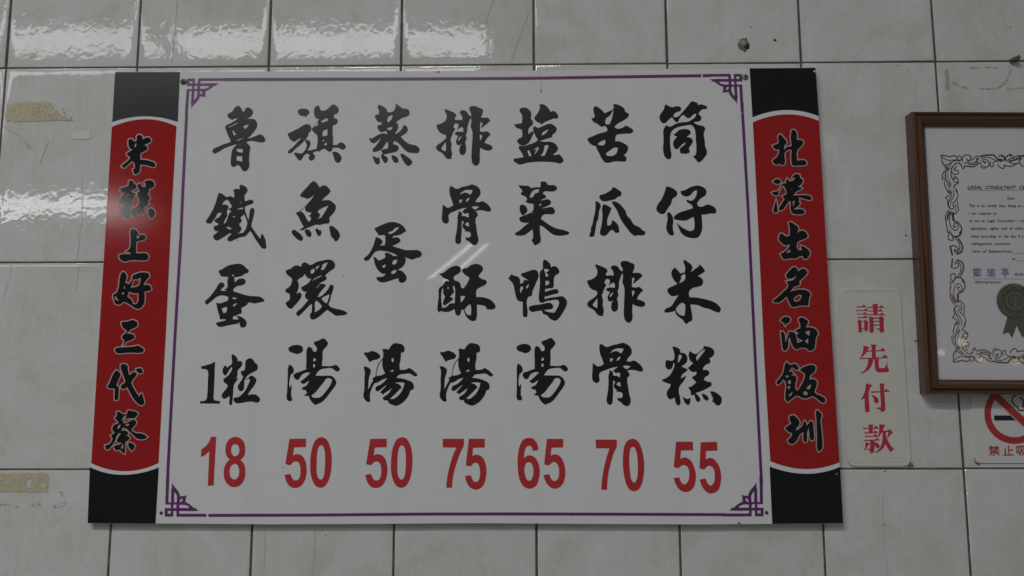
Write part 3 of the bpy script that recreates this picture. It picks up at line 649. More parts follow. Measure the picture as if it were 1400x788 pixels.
def sheet(name, V, T, s, mt, parent, proj=None, thick=0.0):
    """flat print / film on the plane s in front of the tiles; V in photo pixels unless proj is given"""
    P = np.array([W(a, b, s) for a, b in V]) if proj is None else np.array([proj(a, b) for a, b in V])
    loc = wloc(parent)
    verts = [(p[0]-loc[0], -s-loc[1], p[1]-loc[2]) for p in P]; faces = []
    for t in T:
        a, b, c_ = P[t[0]], P[t[1]], P[t[2]]
        ar = (b[0]-a[0])*(c_[1]-a[1])-(b[1]-a[1])*(c_[0]-a[0])
        faces.append(tuple(int(k) for k in (t if ar > 0 else t[::-1])))
    if thick:
        n0 = len(verts); verts += [(v[0], v[1]+thick, v[2]) for v in verts]; cnt = {}
        for f in faces:
            for i in range(3): cnt[(f[i], f[(i+1) % 3])] = 1
        faces += [(b, a, a+n0, b+n0) for (a, b) in cnt if (b, a) not in cnt]
    return obj(name, verts, faces, mt, parent)
def rounded(pts, r, k=5):
    """polygon with rounded corners (wall metres)"""
    out = []; n = len(pts)
    for i in range(n):
        p = np.array(pts[i], float); a = np.array(pts[i-1], float)-p; b = np.array(pts[(i+1) % n], float)-p
        a /= np.linalg.norm(a); b /= np.linalg.norm(b); cen = p+(a+b)*r
        s0, s1 = p+a*r, p+b*r
        for j in range(k+1):
            t = j/k; q = (1-t)**2*s0+2*t*(1-t)*p+t*t*s1; out.append(q)
    return np.array(out)
def ring_loft(name, loops, mt, parent, cap=True, closed_start=False, smooth_=False):
    """loops: list of (Nx2 array of x,z ; distance from tiles); joined front to back"""
    loc = wloc(parent)
    verts, faces = [], []; m_ = len(loops[0][0])
    for P, s in loops:
        verts += [(p[0]-loc[0], -s-loc[1], p[1]-loc[2]) for p in P]
    for k in range(len(loops)-1):
        for i in range(m_):
            j = (i+1) % m_; faces.append((k*m_+i, k*m_+j, (k+1)*m_+j, (k+1)*m_+i))
    if cap: faces.append(tuple(range((len(loops)-1)*m_, len(loops)*m_)))
    if closed_start: faces.append(tuple(range(m_))[::-1])
    me = bpy.data.meshes.new(name); me.from_pydata([tuple(map(float, v)) for v in verts], [], faces)
    bm = bmesh.new(); bm.from_mesh(me); bmesh.ops.recalc_face_normals(bm, faces=bm.faces); bm.to_mesh(me); bm.free()
    if smooth_:
        for p in me.polygons: p.use_smooth = True
    return link(name, me, mt, parent)
def inset(P, d):
    P = np.array(P); Q = P if area(P) > 0 else P[::-1]
    return grow(Q, -d)
def blob(name, u, v, r, s, h, mt, parent, seed=0, k=14, squash=1.0, rough=.25):
    """small uneven lump: u, v photo px, r px radius, h height in metres"""
    rnd = random.Random(seed); cx, cz = W(u, v, s); R = r*CAMD/F*1.02
    loc = wloc(parent); verts = []; faces = []
    rr = [1+rnd.uniform(-rough, rough) for _ in range(k)]
    for (q, hh) in ((1.0, 0), (.86, .55), (.5, .95)):
        for i in range(k):
            a = 2*math.pi*i/k; verts.append((cx+R*q*rr[i]*math.cos(a)-loc[0], -s-h*hh*(1+rnd.uniform(-rough, rough))-loc[1], cz+R*q*squash*rr[i]*math.sin(a)-loc[2]))
    verts.append((cx-loc[0], -s-h*.9-loc[1], cz-loc[2]))
    for t_ in range(2):
        for i in range(k):
            j = (i+1) % k; faces.append((t_*k+i, t_*k+j, (t_+1)*k+j, (t_+1)*k+i))
    for i in range(k): faces.append((2*k+i, 2*k+(i+1) % k, 3*k))
    return obj(name, verts, faces, mt, parent, smooth=True)

def load(txt):
    G = {}; cur = None
    for ln in txt.strip().splitlines():
        if ln[0] == '#':
            nm, ox, oy, sz = ln[1:].split(); cur = G[nm] = []; f = float(sz)/788; o = (float(ox), float(oy))
        else:
            a = np.array(list(map(float, ln.split()))).reshape(-1, 2)*f+np.array(o); cur.append(a)
    return G
GL = load(GLYPHS)

# ---------------------------------------------------------------- the wall
GV, GH = .0034, .0025
TD = .0016        # how far the tiles stand out of the grout
wall = obj('wall', [(-1.2,TD,ROW0-1.6),(2.9,TD,ROW0-1.6),(2.9,TD,ROW0+.95),(-1.2,TD,ROW0+.95),
                    (-1.2,.12,ROW0-1.6),(2.9,.12,ROW0-1.6),(2.9,.12,ROW0+.95),(-1.2,.12,ROW0+.95)],
           [(0,1,2,3),(5,4,7,6),(4,0,3,7),(1,5,6,2),(3,2,6,7),(4,5,1,0)], m_grout)
wall['kind'] = 'structure'; wall['label'] = 'wall of pale marbled glazed tiles with dark joints'
def tile_mesh():
    hw, hh = (TW-GV)/2, (TH-GH)/2
    prof = [(0,.006),(0,.0007),(.0004,.0002),(.0014,0),(.0045,-.00022),(.012,-.0003)]
    verts, faces = [], []
    for ins, y in prof:
        a, b = hw-ins, hh-ins; verts += [(-a,y,-b),(a,y,-b),(a,y,b),(-a,y,b)]
    for k in range(len(prof)-1):
        for i in range(4):
            j = (i+1) % 4; faces.append((k*4+i, k*4+j, k*4+4+j, k*4+4+i))
    k = (len(prof)-1)*4; faces.append((k,k+1,k+2,k+3))
    me = bpy.data.meshes.new('tile'); me.from_pydata(verts, [], faces); me.update()
    for p in me.polygons: p.use_smooth = True
    return me
TM = tile_mesh()
TM.materials.append(m_tile)
rnd = random.Random(3)
for r in range(-2, 5):
    for c_ in range(-4, 11):
        cx, cz = (c_+.5)*TW, ROW0+(-r+.5)*TH
        o = link('tile', TM, None, wall); o.location = (cx+rnd.uniform(-.00025,.00025), .0003+rnd.uniform(-.0002,.0002), cz+rnd.uniform(-.0002,.0002))
        o.rotation_euler = (rnd.uniform(-.0022,.0022), rnd.uniform(-.0007,.0007), rnd.uniform(-.0022,.0022))

# hairline cracks in the glaze
def ribbon_polys(pts, w):
    """polyline with a width as outlines, in the units of pts"""
    pts = np.array(pts, float); d = np.gradient(pts, axis=0); L = np.hypot(d[:,0], d[:,1])+1e-9; nn = np.stack([-d[:,1], d[:,0]], 1)/L[:,None]
    ww = np.full(len(pts), w/2.0); ww[0] *= .45; ww[-1] *= .45
    return np.vstack([pts+nn*ww[:,None], (pts-nn*ww[:,None])[::-1]])
def curve(pts, sub=3):
    p = np.array(pts, float)
    if len(p) < 3: return p
    out = []
    for i in range(len(p)-1):
        a = p[max(i-1,0)]; b = p[i]; c1 = p[i+1]; d = p[min(i+2, len(p)-1)]
        for s in range(sub):
            t = s/sub; out.append(.5*((2*b)+(-a+c1)*t+(2*a-5*b+4*c1-d)*t*t+(-a+3*b-3*c1+d)*t**3))
    out.append(p[-1]); return np.array(out)
polys = []
for pts, w_ in (([(242,-4),(240,35),(237,62),(235,88)], .55), ([(676,-3),(669,15),(664,34)], .5), ([(726,8),(713,44),(698,87)], .55),
                ([(361,719),(362,750),(361,770),(360,784)], .5), ([(431,719),(430,750),(427,789)], .6), ([(1208,668),(1207,710),(1210,750),(1214,789)], .6),
                ([(1250,8),(1248,40),(1240,68)], .4), ([(107,318),(108,335),(104,357)], .5), ([(108,362),(106,380),(103,399)], .5),
                ([(16,364),(12,385),(3,412)], .4), ([(112,232),(112,300),(108,318)], .35), ([(106,108),(108,150)], .35), ([(20,344),(34,352)], .3),
                ([(1240,705),(1242,750)], .3), ([(1274,640),(1269,600),(1272,575)], .3)):
    polys.append(ribbon_polys(curve(pts), w_))
V, T = fill(polys, []); o = sheet('hairline_cracks', V, T, .00055, m_crack, wall); o['kind'] = 'stuff'

# ---------------------------------------------------------------- menu board
SB = .0112                          # front face of the board above the tiles
edge_top = [(157,98.2),(246,98),(400,97.7),(560,97.6),(720,96.6),(840,95),(1025,93),(1115.3,92.4)]
edge_bot = [(1153.3,716.2),(1055,717),(960,717.7),(800,717),(650,716),(520,717),(380,717.6),(212,716.4),(119.2,715.8)]
B = np.array(edge_top+edge_bot, float)
cx0, cz0 = W(638, 716, SB)
board = thing('menu_board', 'large white menu board with black brush characters, red prices and black-and-red banner ends', 'menu board', (cx0, 0, cz0))
def X(P, s): return np.array([W(a, b, s) for a, b in P])
PB = X(B, SB)
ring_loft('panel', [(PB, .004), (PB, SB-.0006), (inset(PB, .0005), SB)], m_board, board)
bx = PB.mean(0)
for (u, v) in ((250,112),(1018,106),(220,701),(1047,701)):      # spacers that hold the board off the tiles
    x, z = W(u, v, SB); a = np.linspace(0, 2*math.pi, 13)[:-1]
    c_ = np.stack([x+.006*np.cos(a), z+.006*np.sin(a)], 1)
    ring_loft('spacer', [(c_, .0), (c_, .0041)], m_edge, board)
def glyph(name, polys, s, mt, parent, corner=62, label=None):
    ps = [smooth(p, corner) for p in polys]; o_, h_ = split(ps); V, T = fill(o_, h_)
    o = sheet(name, V, T, s, mt, parent)
    if label: o['label'] = label
    return o, o_, h_
def affine(P, src, dst):
    src = np.array(src, float); dst = np.array(dst, float)
    A = np.hstack([src, np.ones((len(src), 1))]); Mx, *_r = np.linalg.lstsq(A, dst, rcond=None)
    return np.hstack([P, np.ones((len(P), 1))]) @ Mx
f8 = 100/788
def warp(nm, o1, pairs, o2):
    src = [(a*f8+o1[0], b*f8+o1[1]) for a, b, *_ in pairs]; dst = [(c*f8+o2[0], d*f8+o2[1]) for _, _, c, d in pairs]
    return [affine(p, src, dst) for p in GL[nm]]
GL['tang2'] = warp('tang', (382,460), [(93,132,95,120),(652,350,655,355),(385,740,402,733),(478,23,465,15),(80,670,97,665)], (694,460))
GL['tangb2'] = warp('tangb', (489,468), [(65,122,78,148),(645,350,655,385),(410,685,425,712),(395,12,410,42),(110,645,130,675)], (591,464))
GL['pai2'] = warp('pai', (590,136), [(143,102,148,103),(50,275,57,280),(655,520,685,530),(475,714,505,737),(465,72,482,72),(48,522,62,540)], (795,348))
GL['gu2'] = warp('gu', (590,240), [(210,113,192,62),(120,315,105,275),(640,370,648,345),(475,748,485,732),(290,740,290,722),(155,520,150,487)], (797,462))
SG = SB+.0004
for k in ('lu','tie','dan','one','li','qi','yu','huan','tang','zheng','danb','tangb','pai','gu','su','tangb2','yan','cai','ya','tang2','ku','gua','pai2','gu2','tong','zai','mi','gao'):
    glyph('character', GL[k], SG, m_ink, board)
for k in ('n18','n50','n75','n65','n70','n55'):
    glyph('price_figure', GL[k], SG, m_redfig, board, 40)
glyph('price_figure', [p+np.array([110.4, .1]) for p in GL['n50']], SG, m_redfig, board, 40)
# corner ornaments: traced once at the lower left, mirrored to the others
oc = np.array([225.1, 706.4]); base = X([oc], SG)[0]
orn = [X(p, SG)-base for p in (smooth(q, 50, 3) for q in GL['orn'])]
CR = {'bl': ((225.1,706.4),(1,1)), 'tl': ((255.8,107.6),(1,-1)), 'tr': ((1014.1,101.3),(-1,-1)), 'br': ((1043.9,706.0),(-1,1))}
for k, (pp, sg) in CR.items():
    b0 = X([pp], SG)[0]; ps = [(p*np.array(sg)+b0)*1000 for p in orn]; o_, h_ = split(ps); V, T = fill(o_, h_)
    sheet('corner_ornament', V/1000, T, SG, m_purple, board, proj=lambda a, b: (a, b))
def strip(name, pts, w_, s, mt, parent):
    V, T = fill([ribbon_flat(pts, w_)], []); return sheet(name, V, T, s, mt, parent)
def ribbon_flat(pts, w_):
    pts = np.array(pts, float); d = np.gradient(pts, axis=0); L = np.hypot(d[:,0], d[:,1])+1e-9; nn = np.stack([-d[:,1], d[:,0]], 1)/L[:,None]
    return np.vstack([pts+nn*w_/2, (pts-nn*w_/2)[::-1]])
for pts in ([(305.5,108.85),(450,108.4),(560,108.1),(720,107.2),(840,105.3),(958.6,103.6)], [(960.6,103.6),(972,103.4)],
            [(247.5,318),(239.4,455),(229.6,640),(229.3,652)], [(255.05,156),(250,258),(247.4,317.6)],
            [(279,704.8),(281.8,704.8)], [(284.8,704.8),(420,704.4),(580,703),(700,702.8),(850,703.2),(993,703.8)],
            [(1015.2,155),(1023,290),(1033,500),(1041.3,663)], [(1014.6,140),(1015,154.2)]):
    strip('border_line', pts, 3.9, SG+.00012, m_purple, board)
# banner ends: black panel, white band, red field
def arc(a, m_, b, n_=14):
    a, m_, b = map(np.array, (a, m_, b)); q = 2*m_-(a+b)/2.0
    return [tuple((1-t)**2*a+2*t*(1-t)*q+t*t*b) for t in np.linspace(0, 1, n_)]
def area_sheet(name, pts, s, mt): 
    V, T = fill([np.array(pts, float)], []); return sheet(name, V, T, s, mt, board)
def onL(y): return 157+(119.2-157)*(y-98.2)/617.6+.5
def onR(y): return 1115.3+38*(y-92.4)/623.8-.5
S1, S2, S3, S4 = SB+.0004, SB+.0008, SB+.0012, SB+.0016
area_sheet('black_panel', [(157.4,98.9),(246,98.7),(243,166.8)]+arc((242.6,166.8),(198.4,159),(153.4,166.8))[1:], S1, m_black)
area_sheet('black_panel', arc((122.8,639),(168,649.4),(217,639.4))+[(212.6,716),(119.8,715.2)], S1, m_black)
area_sheet('red_field', arc((onL(173.6),173.6),(198.6,163.2),(241.2,173))+[(234,300),(226.6,458)]+arc((216.6,633.2),(170.5,644.3),(onL(633.4),633.4))+[(onL(458),458),(onL(300),300)], S1, m_redban)
area_sheet('black_panel', [(1024.8,93.7),(1114.9,93)]+arc((1119.6,159),(1075,150.4),(1028.8,160.4)), S1, m_black)
area_sheet('black_panel', arc((1052.2,638),(1102,648),(1148.5,638.6))+[(1152.8,715.6),(1055.8,716.4)], S1, m_black)
area_sheet('red_field', arc((1029.3,167.5),(1075,156.6),(1119.8,165.6))+[(onR(300),300),(onR(458),458)]+arc((onR(632),632.2),(1101,641.4),(1053.2,630.6))+[(1045,490),(1037,320)], S1, m_redban)
for k in ('c_mi','c_gao','c_shang','c_hao','c_san','c_dai','c_cai','c_bei','c_gang','c_chu','c_ming','c_you','c_fan','c_zun'):
    ps = [smooth(p, 70, 3) for p in GL[k]]; o_, h_ = split(ps)
    V, T = fill(o_, h_); ch = sheet('banner_character', V, T, S3, m_banink, board)
    go = [grow(p, 1.55) for p in o_]; gh = []
    for p in h_:
        q = grow(p, -1.5)
        if abs(area(p)) > 40 and area(q) > 6: gh.append(q)
    V, T = fill(go, gh); ol = sheet('outline', V, T, S2, m_outline, ch)
# screws
def screw(u, v, r, mt):
    x, z = W(u, v, SB); R = r*CAMD/F; a = np.linspace(0, 2*math.pi, 17)[:-1]; cs = np.stack([np.cos(a), np.sin(a)], 1); c0 = np.array([x, z])
    sc = ring_loft('screw', [(c0+cs*R, SB), (c0+cs*R, SB+.0008), (c0+cs*R*.75, SB+.0019), (c0+cs*R*.35, SB+.0023)], mt, board, smooth_=False)
    cr = .42*R; t_ = .13*R
    pl = np.array([(-cr,-t_),(-t_,-t_),(-t_,-cr),(t_,-cr),(t_,-t_),(cr,-t_),(cr,t_),(t_,t_),(t_,cr),(-t_,cr),(-t_,t_),(-cr,t_)])*1.15+c0
    V, T = fill([pl*1000], []); sheet('slot', V/1000, T, SB+.0025, m_slot, sc, proj=lambda a, b: (a, b))
screw(251,112,4.5,m_screw); screw(1018.8,105.8,4.4,m_screw2); screw(220.4,701.4,2.1,m_screw); screw(1047.8,700.9,2.2,m_screw)
# chips and drips on the board
blob('chip', 599.5, 98.6, 2.6, SB, .0006, m_dirt, board, 4, squash=.45)
blob('chip', 1010.5, 715.4, 2.2, SB, .0006, m_dirt, board, 5, squash=.5)
blob('chip', 1113.7, 97.6, 1.6, SB+.0004, .0005, m_bandwhite, board, 6)
blob('chip', 1144, 648.5, 1.5, SB+.0004, .0004, m_dirt, board, 8)
strip('drip_stain', [(738,99),(739.4,112),(740,123)], 1.6, SB+.0002, mat('drip_stain', (.52,.49,.42), .3), board)
blob('drip_stain', 740, 125, 1.8, SB, .0005, mat('brown_drip', (.30,.26,.18), .4), board, 9)
for i, (u, v, r) in enumerate(((310,108.7,1.1),(387,639,.9),(301,620,.8),(534,618,.8),(469,378,.9),(873,173,.7),(456,594,.7),(326,540,.8),(682,436,.9),(325,329,.8),(240,161,.9),(703,541,.5),(1014,700,.6),(908,712.5,.6),(781,709,.7))):
    blob('speck', u, v, r, SB, .0003, m_rule, board, 20+i, k=8)

# ---------------------------------------------------------------- pay first sign
pay = thing('payment_sign', 'narrow cream plastic sign with four red characters glued beside the menu board', 'sign', (*[W(1202, 638, .003)[0], 0, W(1202, 638, .003)[1]],))
q = X([(1146.9,395),(1231,394),(1246.7,638.4),(1158.6,638.4)], .003)
R0 = rounded(q, .0145); R0 = R0 if area(R0) > 0 else R0[::-1]
ring_loft('plate', [(R0, -.0003), (R0, .0022), (inset(R0, .0006), .0028), (inset(R0, .0042), .0028), (inset(R0, .0047), .0021), (inset(R0, .0053), .0021), (inset(R0, .0058), .0027)], m_plate, pay)
for k in ('p_qing','p_xian','p_fu','p_kuan'):
    ps = [smooth(p, 28, 3) for p in GL[k]]
    o_, h_ = (ps, []) if k != 'p_qing' else split(ps)
    o_ = [grow(p, .28) for p in o_]; V, T = fill(o_, h_); sheet('character', V, T, .003, m_redpay, pay)
gl_ = thing('glue_lump', 'dark crumb of old glue under the lower right corner of the cream payment sign', 'glue', (*[W(1245.6, 635, 0)[0], 0, W(1245.6, 635, 0)[1]],))
blob('lump', 1245.6, 635.4, 2.4, 0, .0035, m_dirt, gl_, 2, squash=1.2)
blob('lump', 1242.5, 638.2, 1.5, 0, .002, m_dirt, gl_, 3)

# ---------------------------------------------------------------- framed certificate
FD = .025
x0, z0 = W(1247.5, 152, FD); x1, z1 = W(1268.6, 538.6, FD)
FH = z0-z1; FWd = FH*1.34
tilt = math.atan2(x1-x0-0.0, z0-z1)        # lean of the frame in the wall plane
def FX(a, b):
    """frame coordinates (right, down from its front top-left corner, metres) to the wall plane"""
    ax = math.cos(tilt)*a+math.sin(tilt)*b; bz = math.sin(tilt)*a-math.cos(tilt)*b
    return (x0+ax, z0+bz)
fx_, fz_ = FX(FWd/2, FH)
frame = thing('framed_certificate', 'brown wooden frame with a bordered legal certificate and gold seal behind glass', 'picture frame', (fx_, 0, fz_))
prof = [(0,0),(0,.021),(.0012,.0245),(.0035,.025),(.0050,.0235),(.0065,.0225),(.0085,.0255),(.012,.0262),(.0155,.024),(.018,.0195),(.0195,.0182),(.0205,.0176),(.0215,.0168),(.0215,.012)]
SC = .0195/.0205
corn = lambda i: [FX(i,i), FX(FWd-i,i), FX(FWd-i,FH-i), FX(i,FH-i)]
for side in range(4):
    verts, faces = [], []
    for i, s in prof:
        c4 = corn(i*SC); a, b = c4[side], c4[(side+1) % 4]
        g = .0001; d = np.array(b)-np.array(a); d /= np.linalg.norm(d); a = np.array(a)+d*g; b = np.array(b)-d*g
        verts += [(a[0], -s, a[1]), (b[0], -s, b[1])]
    k = len(prof)
    for j in range(k-1): faces.append((2*j, 2*j+1, 2*j+3, 2*j+2))
    faces.append(tuple(range(0, 2*k, 2))); faces.append(tuple(range(1, 2*k, 2))[::-1])
    o = obj('frame_rail', [(0,0,0)]*0+verts, faces, m_wood)
    # put each rail in its own axes so that the grain runs along it
    ctr = Vector(np.mean(verts, 0)); ang = math.atan2(verts[1][2]-verts[0][2], verts[1][0]-verts[0][0])
    Mx = Matrix.Translation(ctr) @ Matrix.Rotation(-ang, 4, 'Y')
    o.data.transform(Mx.inverted()); bm = bmesh.new(); bm.from_mesh(o.data); bmesh.ops.recalc_face_normals(bm, faces=bm.faces); bm.to_mesh(o.data); bm.free()
    o.parent = frame; o.matrix_basis = Matrix.Translation(-frame.location) @ Mx
SP = .0135                                # paper plane
i0 = .0212*SC
c4 = [FX(i0-.0005,i0-.0005), FX(FWd-i0+.0005,i0-.0005), FX(FWd-i0+.0005,FH-i0+.0005), FX(i0-.0005,FH-i0+.0005)]
def quad(name, c, s, mt): 
    l = frame.location; return obj(name, [(p[0]-l[0], -s-l[1], p[1]-l[2]) for p in c], [(0,3,2,1)], mt, frame)
paper = quad('certificate', c4, SP, m_paper); quad('glass', c4, .0155, m_glass)
# scroll border strokes
cur = None; strokes = []
for ln in SCROLL.strip().splitlines():
    if ln[0] == '@': cur = tuple(map(float, ln[1:].split())); continue
    a = list(map(float, ln.split())); p = np.array(a[1:]).reshape(-1, 2)*60/788+np.array(cur)
    strokes.append((a[0], X(curve(p, 3), SP+.0003)))
px1 = CAMD/F*1.0
# certificate axes
e = np.array(FX(1,0))-np.array(FX(0,0)); dn = np.array(FX(0,1))-np.array(FX(0,0)); o0 = np.array(FX(0,0))
def toF(P): P = np.asarray(P)-o0; return np.stack([P@e, P@dn], 1)
def fromF(Q): return o0+np.outer(Q[:,0], e)+np.outer(Q[:,1], dn)
mid = toF([W(1300, 351.5, SP)])[0][1]; midx = FWd/2
def scroll(name, mt, flipv, fliph, top_extra=True):
    ps = []
    for w_, P in strokes:
        q = toF(P)
        vs = [q]
        if q[:,1].max() < .075 and q[:,0].min() > .055:
            vs.append(q+np.array([.0628, 0]))
        for q in vs:
            if q[:,0].max() > midx+.004: continue
            q = q.copy()
            if flipv: q[:,1] = 2*mid-q[:,1]
            if fliph: q[:,0] = 2*midx-q[:,0]
            ps.append(ribbon_polys(fromF(q)*1000, w_*px1*1000*1.4))
    V, T = fill(ps, []); return sheet(name, V/1000, T, SP+.0003, mt, frame, proj=lambda a, b: (a, b))
scroll('scroll_border', m_scroll, False, False); scroll('scroll_border', m_scrollb, True, False)
scroll('scroll_border', m_scroll, False, True); scroll('scroll_border', m_scrollb, True, True)
# lettering with the built-in font
def text(name, body, u0, u1, v, cap, mt, parent, s, shear=0.0, fat=0.0, v1=None, height_scale=None):
    cu = bpy.data.curves.new(name, 'FONT'); cu.body = body if len(body) < 5 else body.replace(' ', '  ').replace('    ', '   '); cu.size = 1; cu.shear = shear; cu.offset = fat; cu.resolution_u = 2
    tmp = bpy.data.objects.new('tmp', cu); COL.objects.link(tmp); bpy.context.view_layer.update()
    me = bpy.data.meshes.new_from_object(tmp.evaluated_get(bpy.context.evaluated_depsgraph_get())); COL.objects.unlink(tmp); bpy.data.objects.remove(tmp)
    co = np.array([v_.co[:] for v_ in me.vertices])
    if len(co) == 0: return None
    a = np.array(W(u0, v, s)); b = np.array(W(u1, v1 if v1 is not None else v, s)); L = np.linalg.norm(b-a); d = (b-a)/L; nrm = np.array([-d[1], d[0]])
    xs = (co[:,0]-co[:,0].min())/(co[:,0].max()-co[:,0].min())*L
    ys = co[:,1]/.73*cap*px1 if height_scale is None else (co[:,1]-co[:,1].min())/(co[:,1].max()-co[:,1].min())*height_scale*px1
    loc = parent.location
    P = a+np.outer(xs, d)+np.outer(ys, nrm)
    for v_, p in zip(me.vertices, P): v_.co = (p[0]-loc[0], -s-loc[1], p[1]-loc[2])
    me.name = name; return link(name, me, mt, parent)
ST = SP+.0003
for body, u0, u1, v, cap, fat in (('LEGAL',1322.6,1343.2,258.9,5.1,.022),('CONSULTANT',1347.4,1389.6,258.9,5.1,.022),('CERTIFICATE',1393.6,1438,258.9,5.1,.022),
        ('Date:',1376.9,1387.6,273.1,3.9,.012),('This is to certify that, being an',1325,1396.6,283.3,4,.012),('attorney-at-law,',1399,1436,283.3,4,.012),
        ('I am retained by',1325,1363.3,293.7,4,.012),('to act as Legal Consultant.',1325.4,1388,303.8,4,.012),('I will protect the',1391,1430,303.8,4,.012),
        ('reputation, rights, and all other',1326.4,1400,314.2,4,.012),('interests',1403,1424,314.2,4,.012),
        ('client according to the law if a',1327.2,1399.4,325,4,.012),('third party',1402,1428,325,4,.012),('infringement occurred.',1327.8,1381,335.2,4,.012),
        ('Term of Retainer:From',1329,1383.4,345.6,4.2,.012),('to',1383.9,1388.2,355.7,3.8,.012),('Attorney-at-Law',1332.3,1368.8,387.5,4.0,.012)):
    text('text_line', body, u0, u1, v, cap, m_print, frame, ST, .32, fat)
for ch, u0, u1, v in (('鄭',1330.8,1342.2,379.3),('瑜',1349.6,1361.6,379.3),('亭',1369.6,1380.2,379.2)):
    text('stamped_character', ch, u0, u1, v, 1, m_blueink, frame, ST, .0, .006, height_scale=12.8)
text('stamped_character', '聯絡處', 1387, 1405, 377.4, 1, m_blueink, frame, ST, 0, .0, height_scale=4)
for (a, b, v) in ((1322.2,1459,260.4),(1384.6,1450,346.8),(1389.3,1450,356.8),(1331,1440,381.6)):
    V, T = fill([ribbon_flat([(a,v),(b,v)], .45)], []); sheet('rule', V, T, ST, m_rule, frame)
# seal
sc_ = np.array(W(1386.9, 412, SP)); SR = 25.2*px1
def seal_sheet(name, polys, holes, s, mt, thick=.0):
    V, T = fill([(sc_+p*SR)*1000 for p in polys], [(sc_+p*SR)*1000 for p in holes]); return sheet(name, V/1000, T, s, mt, frame, proj=lambda a, b: (a, b), thick=thick)
a = np.arange(88)*2*math.pi/88; r_ = np.where(np.arange(88) % 2 == 0, 1.0, .89)
for sgn in (-1, 1):
    tail = np.array([(-.12,-.75),(-.42,-.78),(-.77,-1.77),(-.45,-1.66),(-.28,-1.98),(.07,-1.15),(.05,-.8)])*np.array([1 if sgn < 0 else -1, 1])
    seal_sheet('ribbon', [tail], [], SP+.0005+(.0003 if sgn > 0 else 0), m_ribbon, .0002)
seal_sheet('seal', [np.stack([r_*np.cos(a), r_*np.sin(a)], 1)], [], SP+.0012, m_seal, .0003)
petal = []
for i in range(5):
    t0 = math.pi/2+i*2*math.pi/5; t_ = np.linspace(t0-1.15, t0+1.15, 20)
    c = .47*np.array([math.cos(t0), math.sin(t0)]); petal.append(np.stack([c[0]+.36*np.cos(t_), c[1]+.36*np.sin(t_)], 1))
ps = [ribbon_polys(p, .05) for p in petal]
a2 = np.linspace(0, 2*math.pi, 41); ps.append(ribbon_polys(np.stack([.44*np.cos(a2), .44*np.sin(a2)], 1), .05))
a2 = np.linspace(0, 2*math.pi, 13)
ps += [np.array([(-.03,-.22),(.03,-.22),(.03,.28),(-.03,.28)]), np.array([(-.13,-.28),(.13,-.28),(.07,-.2),(-.07,-.2)]), np.array([(-.22,.2),(.22,.2),(.22,.16),(-.22,.16)])]
for sx in (-.2, .2): ps.append(ribbon_polys(np.stack([sx+.08*np.cos(a2), .03+.08*np.sin(a2)], 1), .035))
V, T = fill([(sc_+p*SR)*1000 for p in ps], []); sheet('seal_relief', V/1000, T, SP+.0014, m_seal2, frame, proj=lambda a, b: (a, b))

# ---------------------------------------------------------------- no smoking sign
ns = thing('no_smoking_sign', 'white no-smoking sign with red ring, half hidden below the brown frame', 'sign', (*[W(1387, 633, .002)[0], 0, W(1387, 633, .002)[1]],))
q = X([(1325.5,510),(1440,510),(1444,633.6),(1332,633.6)], .002); R0 = rounded(q, .009); R0 = R0 if area(R0) > 0 else R0[::-1]
ring_loft('plate', [(R0, -.0003), (R0, .0014), (inset(R0, .0005), .002)], m_sign, ns)
a = np.linspace(0, 2*math.pi, 65)[:-1]
def circ(r, cx=1387.3, cy=565.4): return np.stack([cx+r*np.cos(a), cy+r*np.sin(a)], 1)
d45 = math.radians(43); dx, dy = math.cos(d45), math.sin(d45); hw = 4.8
bar = np.array([(1387.3+t_*dx+s_*hw*-dy, 565.4+t_*dy+s_*hw*dx) for t_, s_ in ((-36,-1),(36,-1),(36,1),(-36,1))])
hl = [p for p in [circ(32.6)]]
V1, T1 = fill([circ(41.4)], hl); sheet('ring', V1, T1, .0026, m_redsign, ns)
V1, T1 = fill([bar], []); sheet('bar', V1, T1, .0030, m_redsign, ns)
bw = np.array([(1387.3+t_*dx+s_*(hw+1)*-dy, 565.4+t_*dy+s_*(hw+1)*dx) for t_, s_ in ((-33,-1),(33,-1),(33,1),(-33,1))])
V1, T1 = fill([bw], []); sheet('bar_outline', V1, T1, .0028, m_sign, ns)
V1, T1 = fill([np.array([(1359.3,568.2),(1404,568.2),(1404,575),(1359.3,575)])], []); sheet('cigarette', V1, T1, .0024, m_blacksign, ns)
V1, T1 = fill([np.array([(1406,568.2),(1409,568.2),(1409,575),(1406,575)])], []); sheet('cigarette', V1, T1, .0024, m_blacksign, ns)
sm = curve([(1389,541),(1384.6,543.5),(1384,549),(1387,554),(1390.8,556),(1392,560),(1396,561.5),(1402,561),(1407,563)], 4)
sm2 = curve([(1394,543.8),(1398,546),(1399.5,550),(1398.5,555),(1401,557),(1407,557.5)], 4)
V1, T1 = fill([ribbon_flat(sm, 1.7), ribbon_flat(sm2, 1.9)], []); sheet('smoke', V1, T1, .0024, m_blacksign, ns)
for ch, u0, u1 in (('禁',1352.2,1367.2),('止',1371.8,1386.4),('吸',1390,1405),('菸',1409,1424)):
    text('character', ch, u0, u1, 622.9, 1, m_redsign, ns, 0.0026, 0, .012, height_scale=12.8)
g2 = thing('glue_strip', 'yellow brown glue at the lower left corner of the no-smoking sign', 'glue', (*[W(1335, 632, 0)[0], 0, W(1335, 632, 0)[1]],))
for i, (u, v, r) in enumerate(((1332.2,627,1.3),(1333.4,630.2,1.5),(1335.4,632.8,1.8),(1338.2,634,1.5))):
    blob('lump', u, v, r, 0, .0022, m_glue if i % 2 else m_dirt, g2, 30+i)

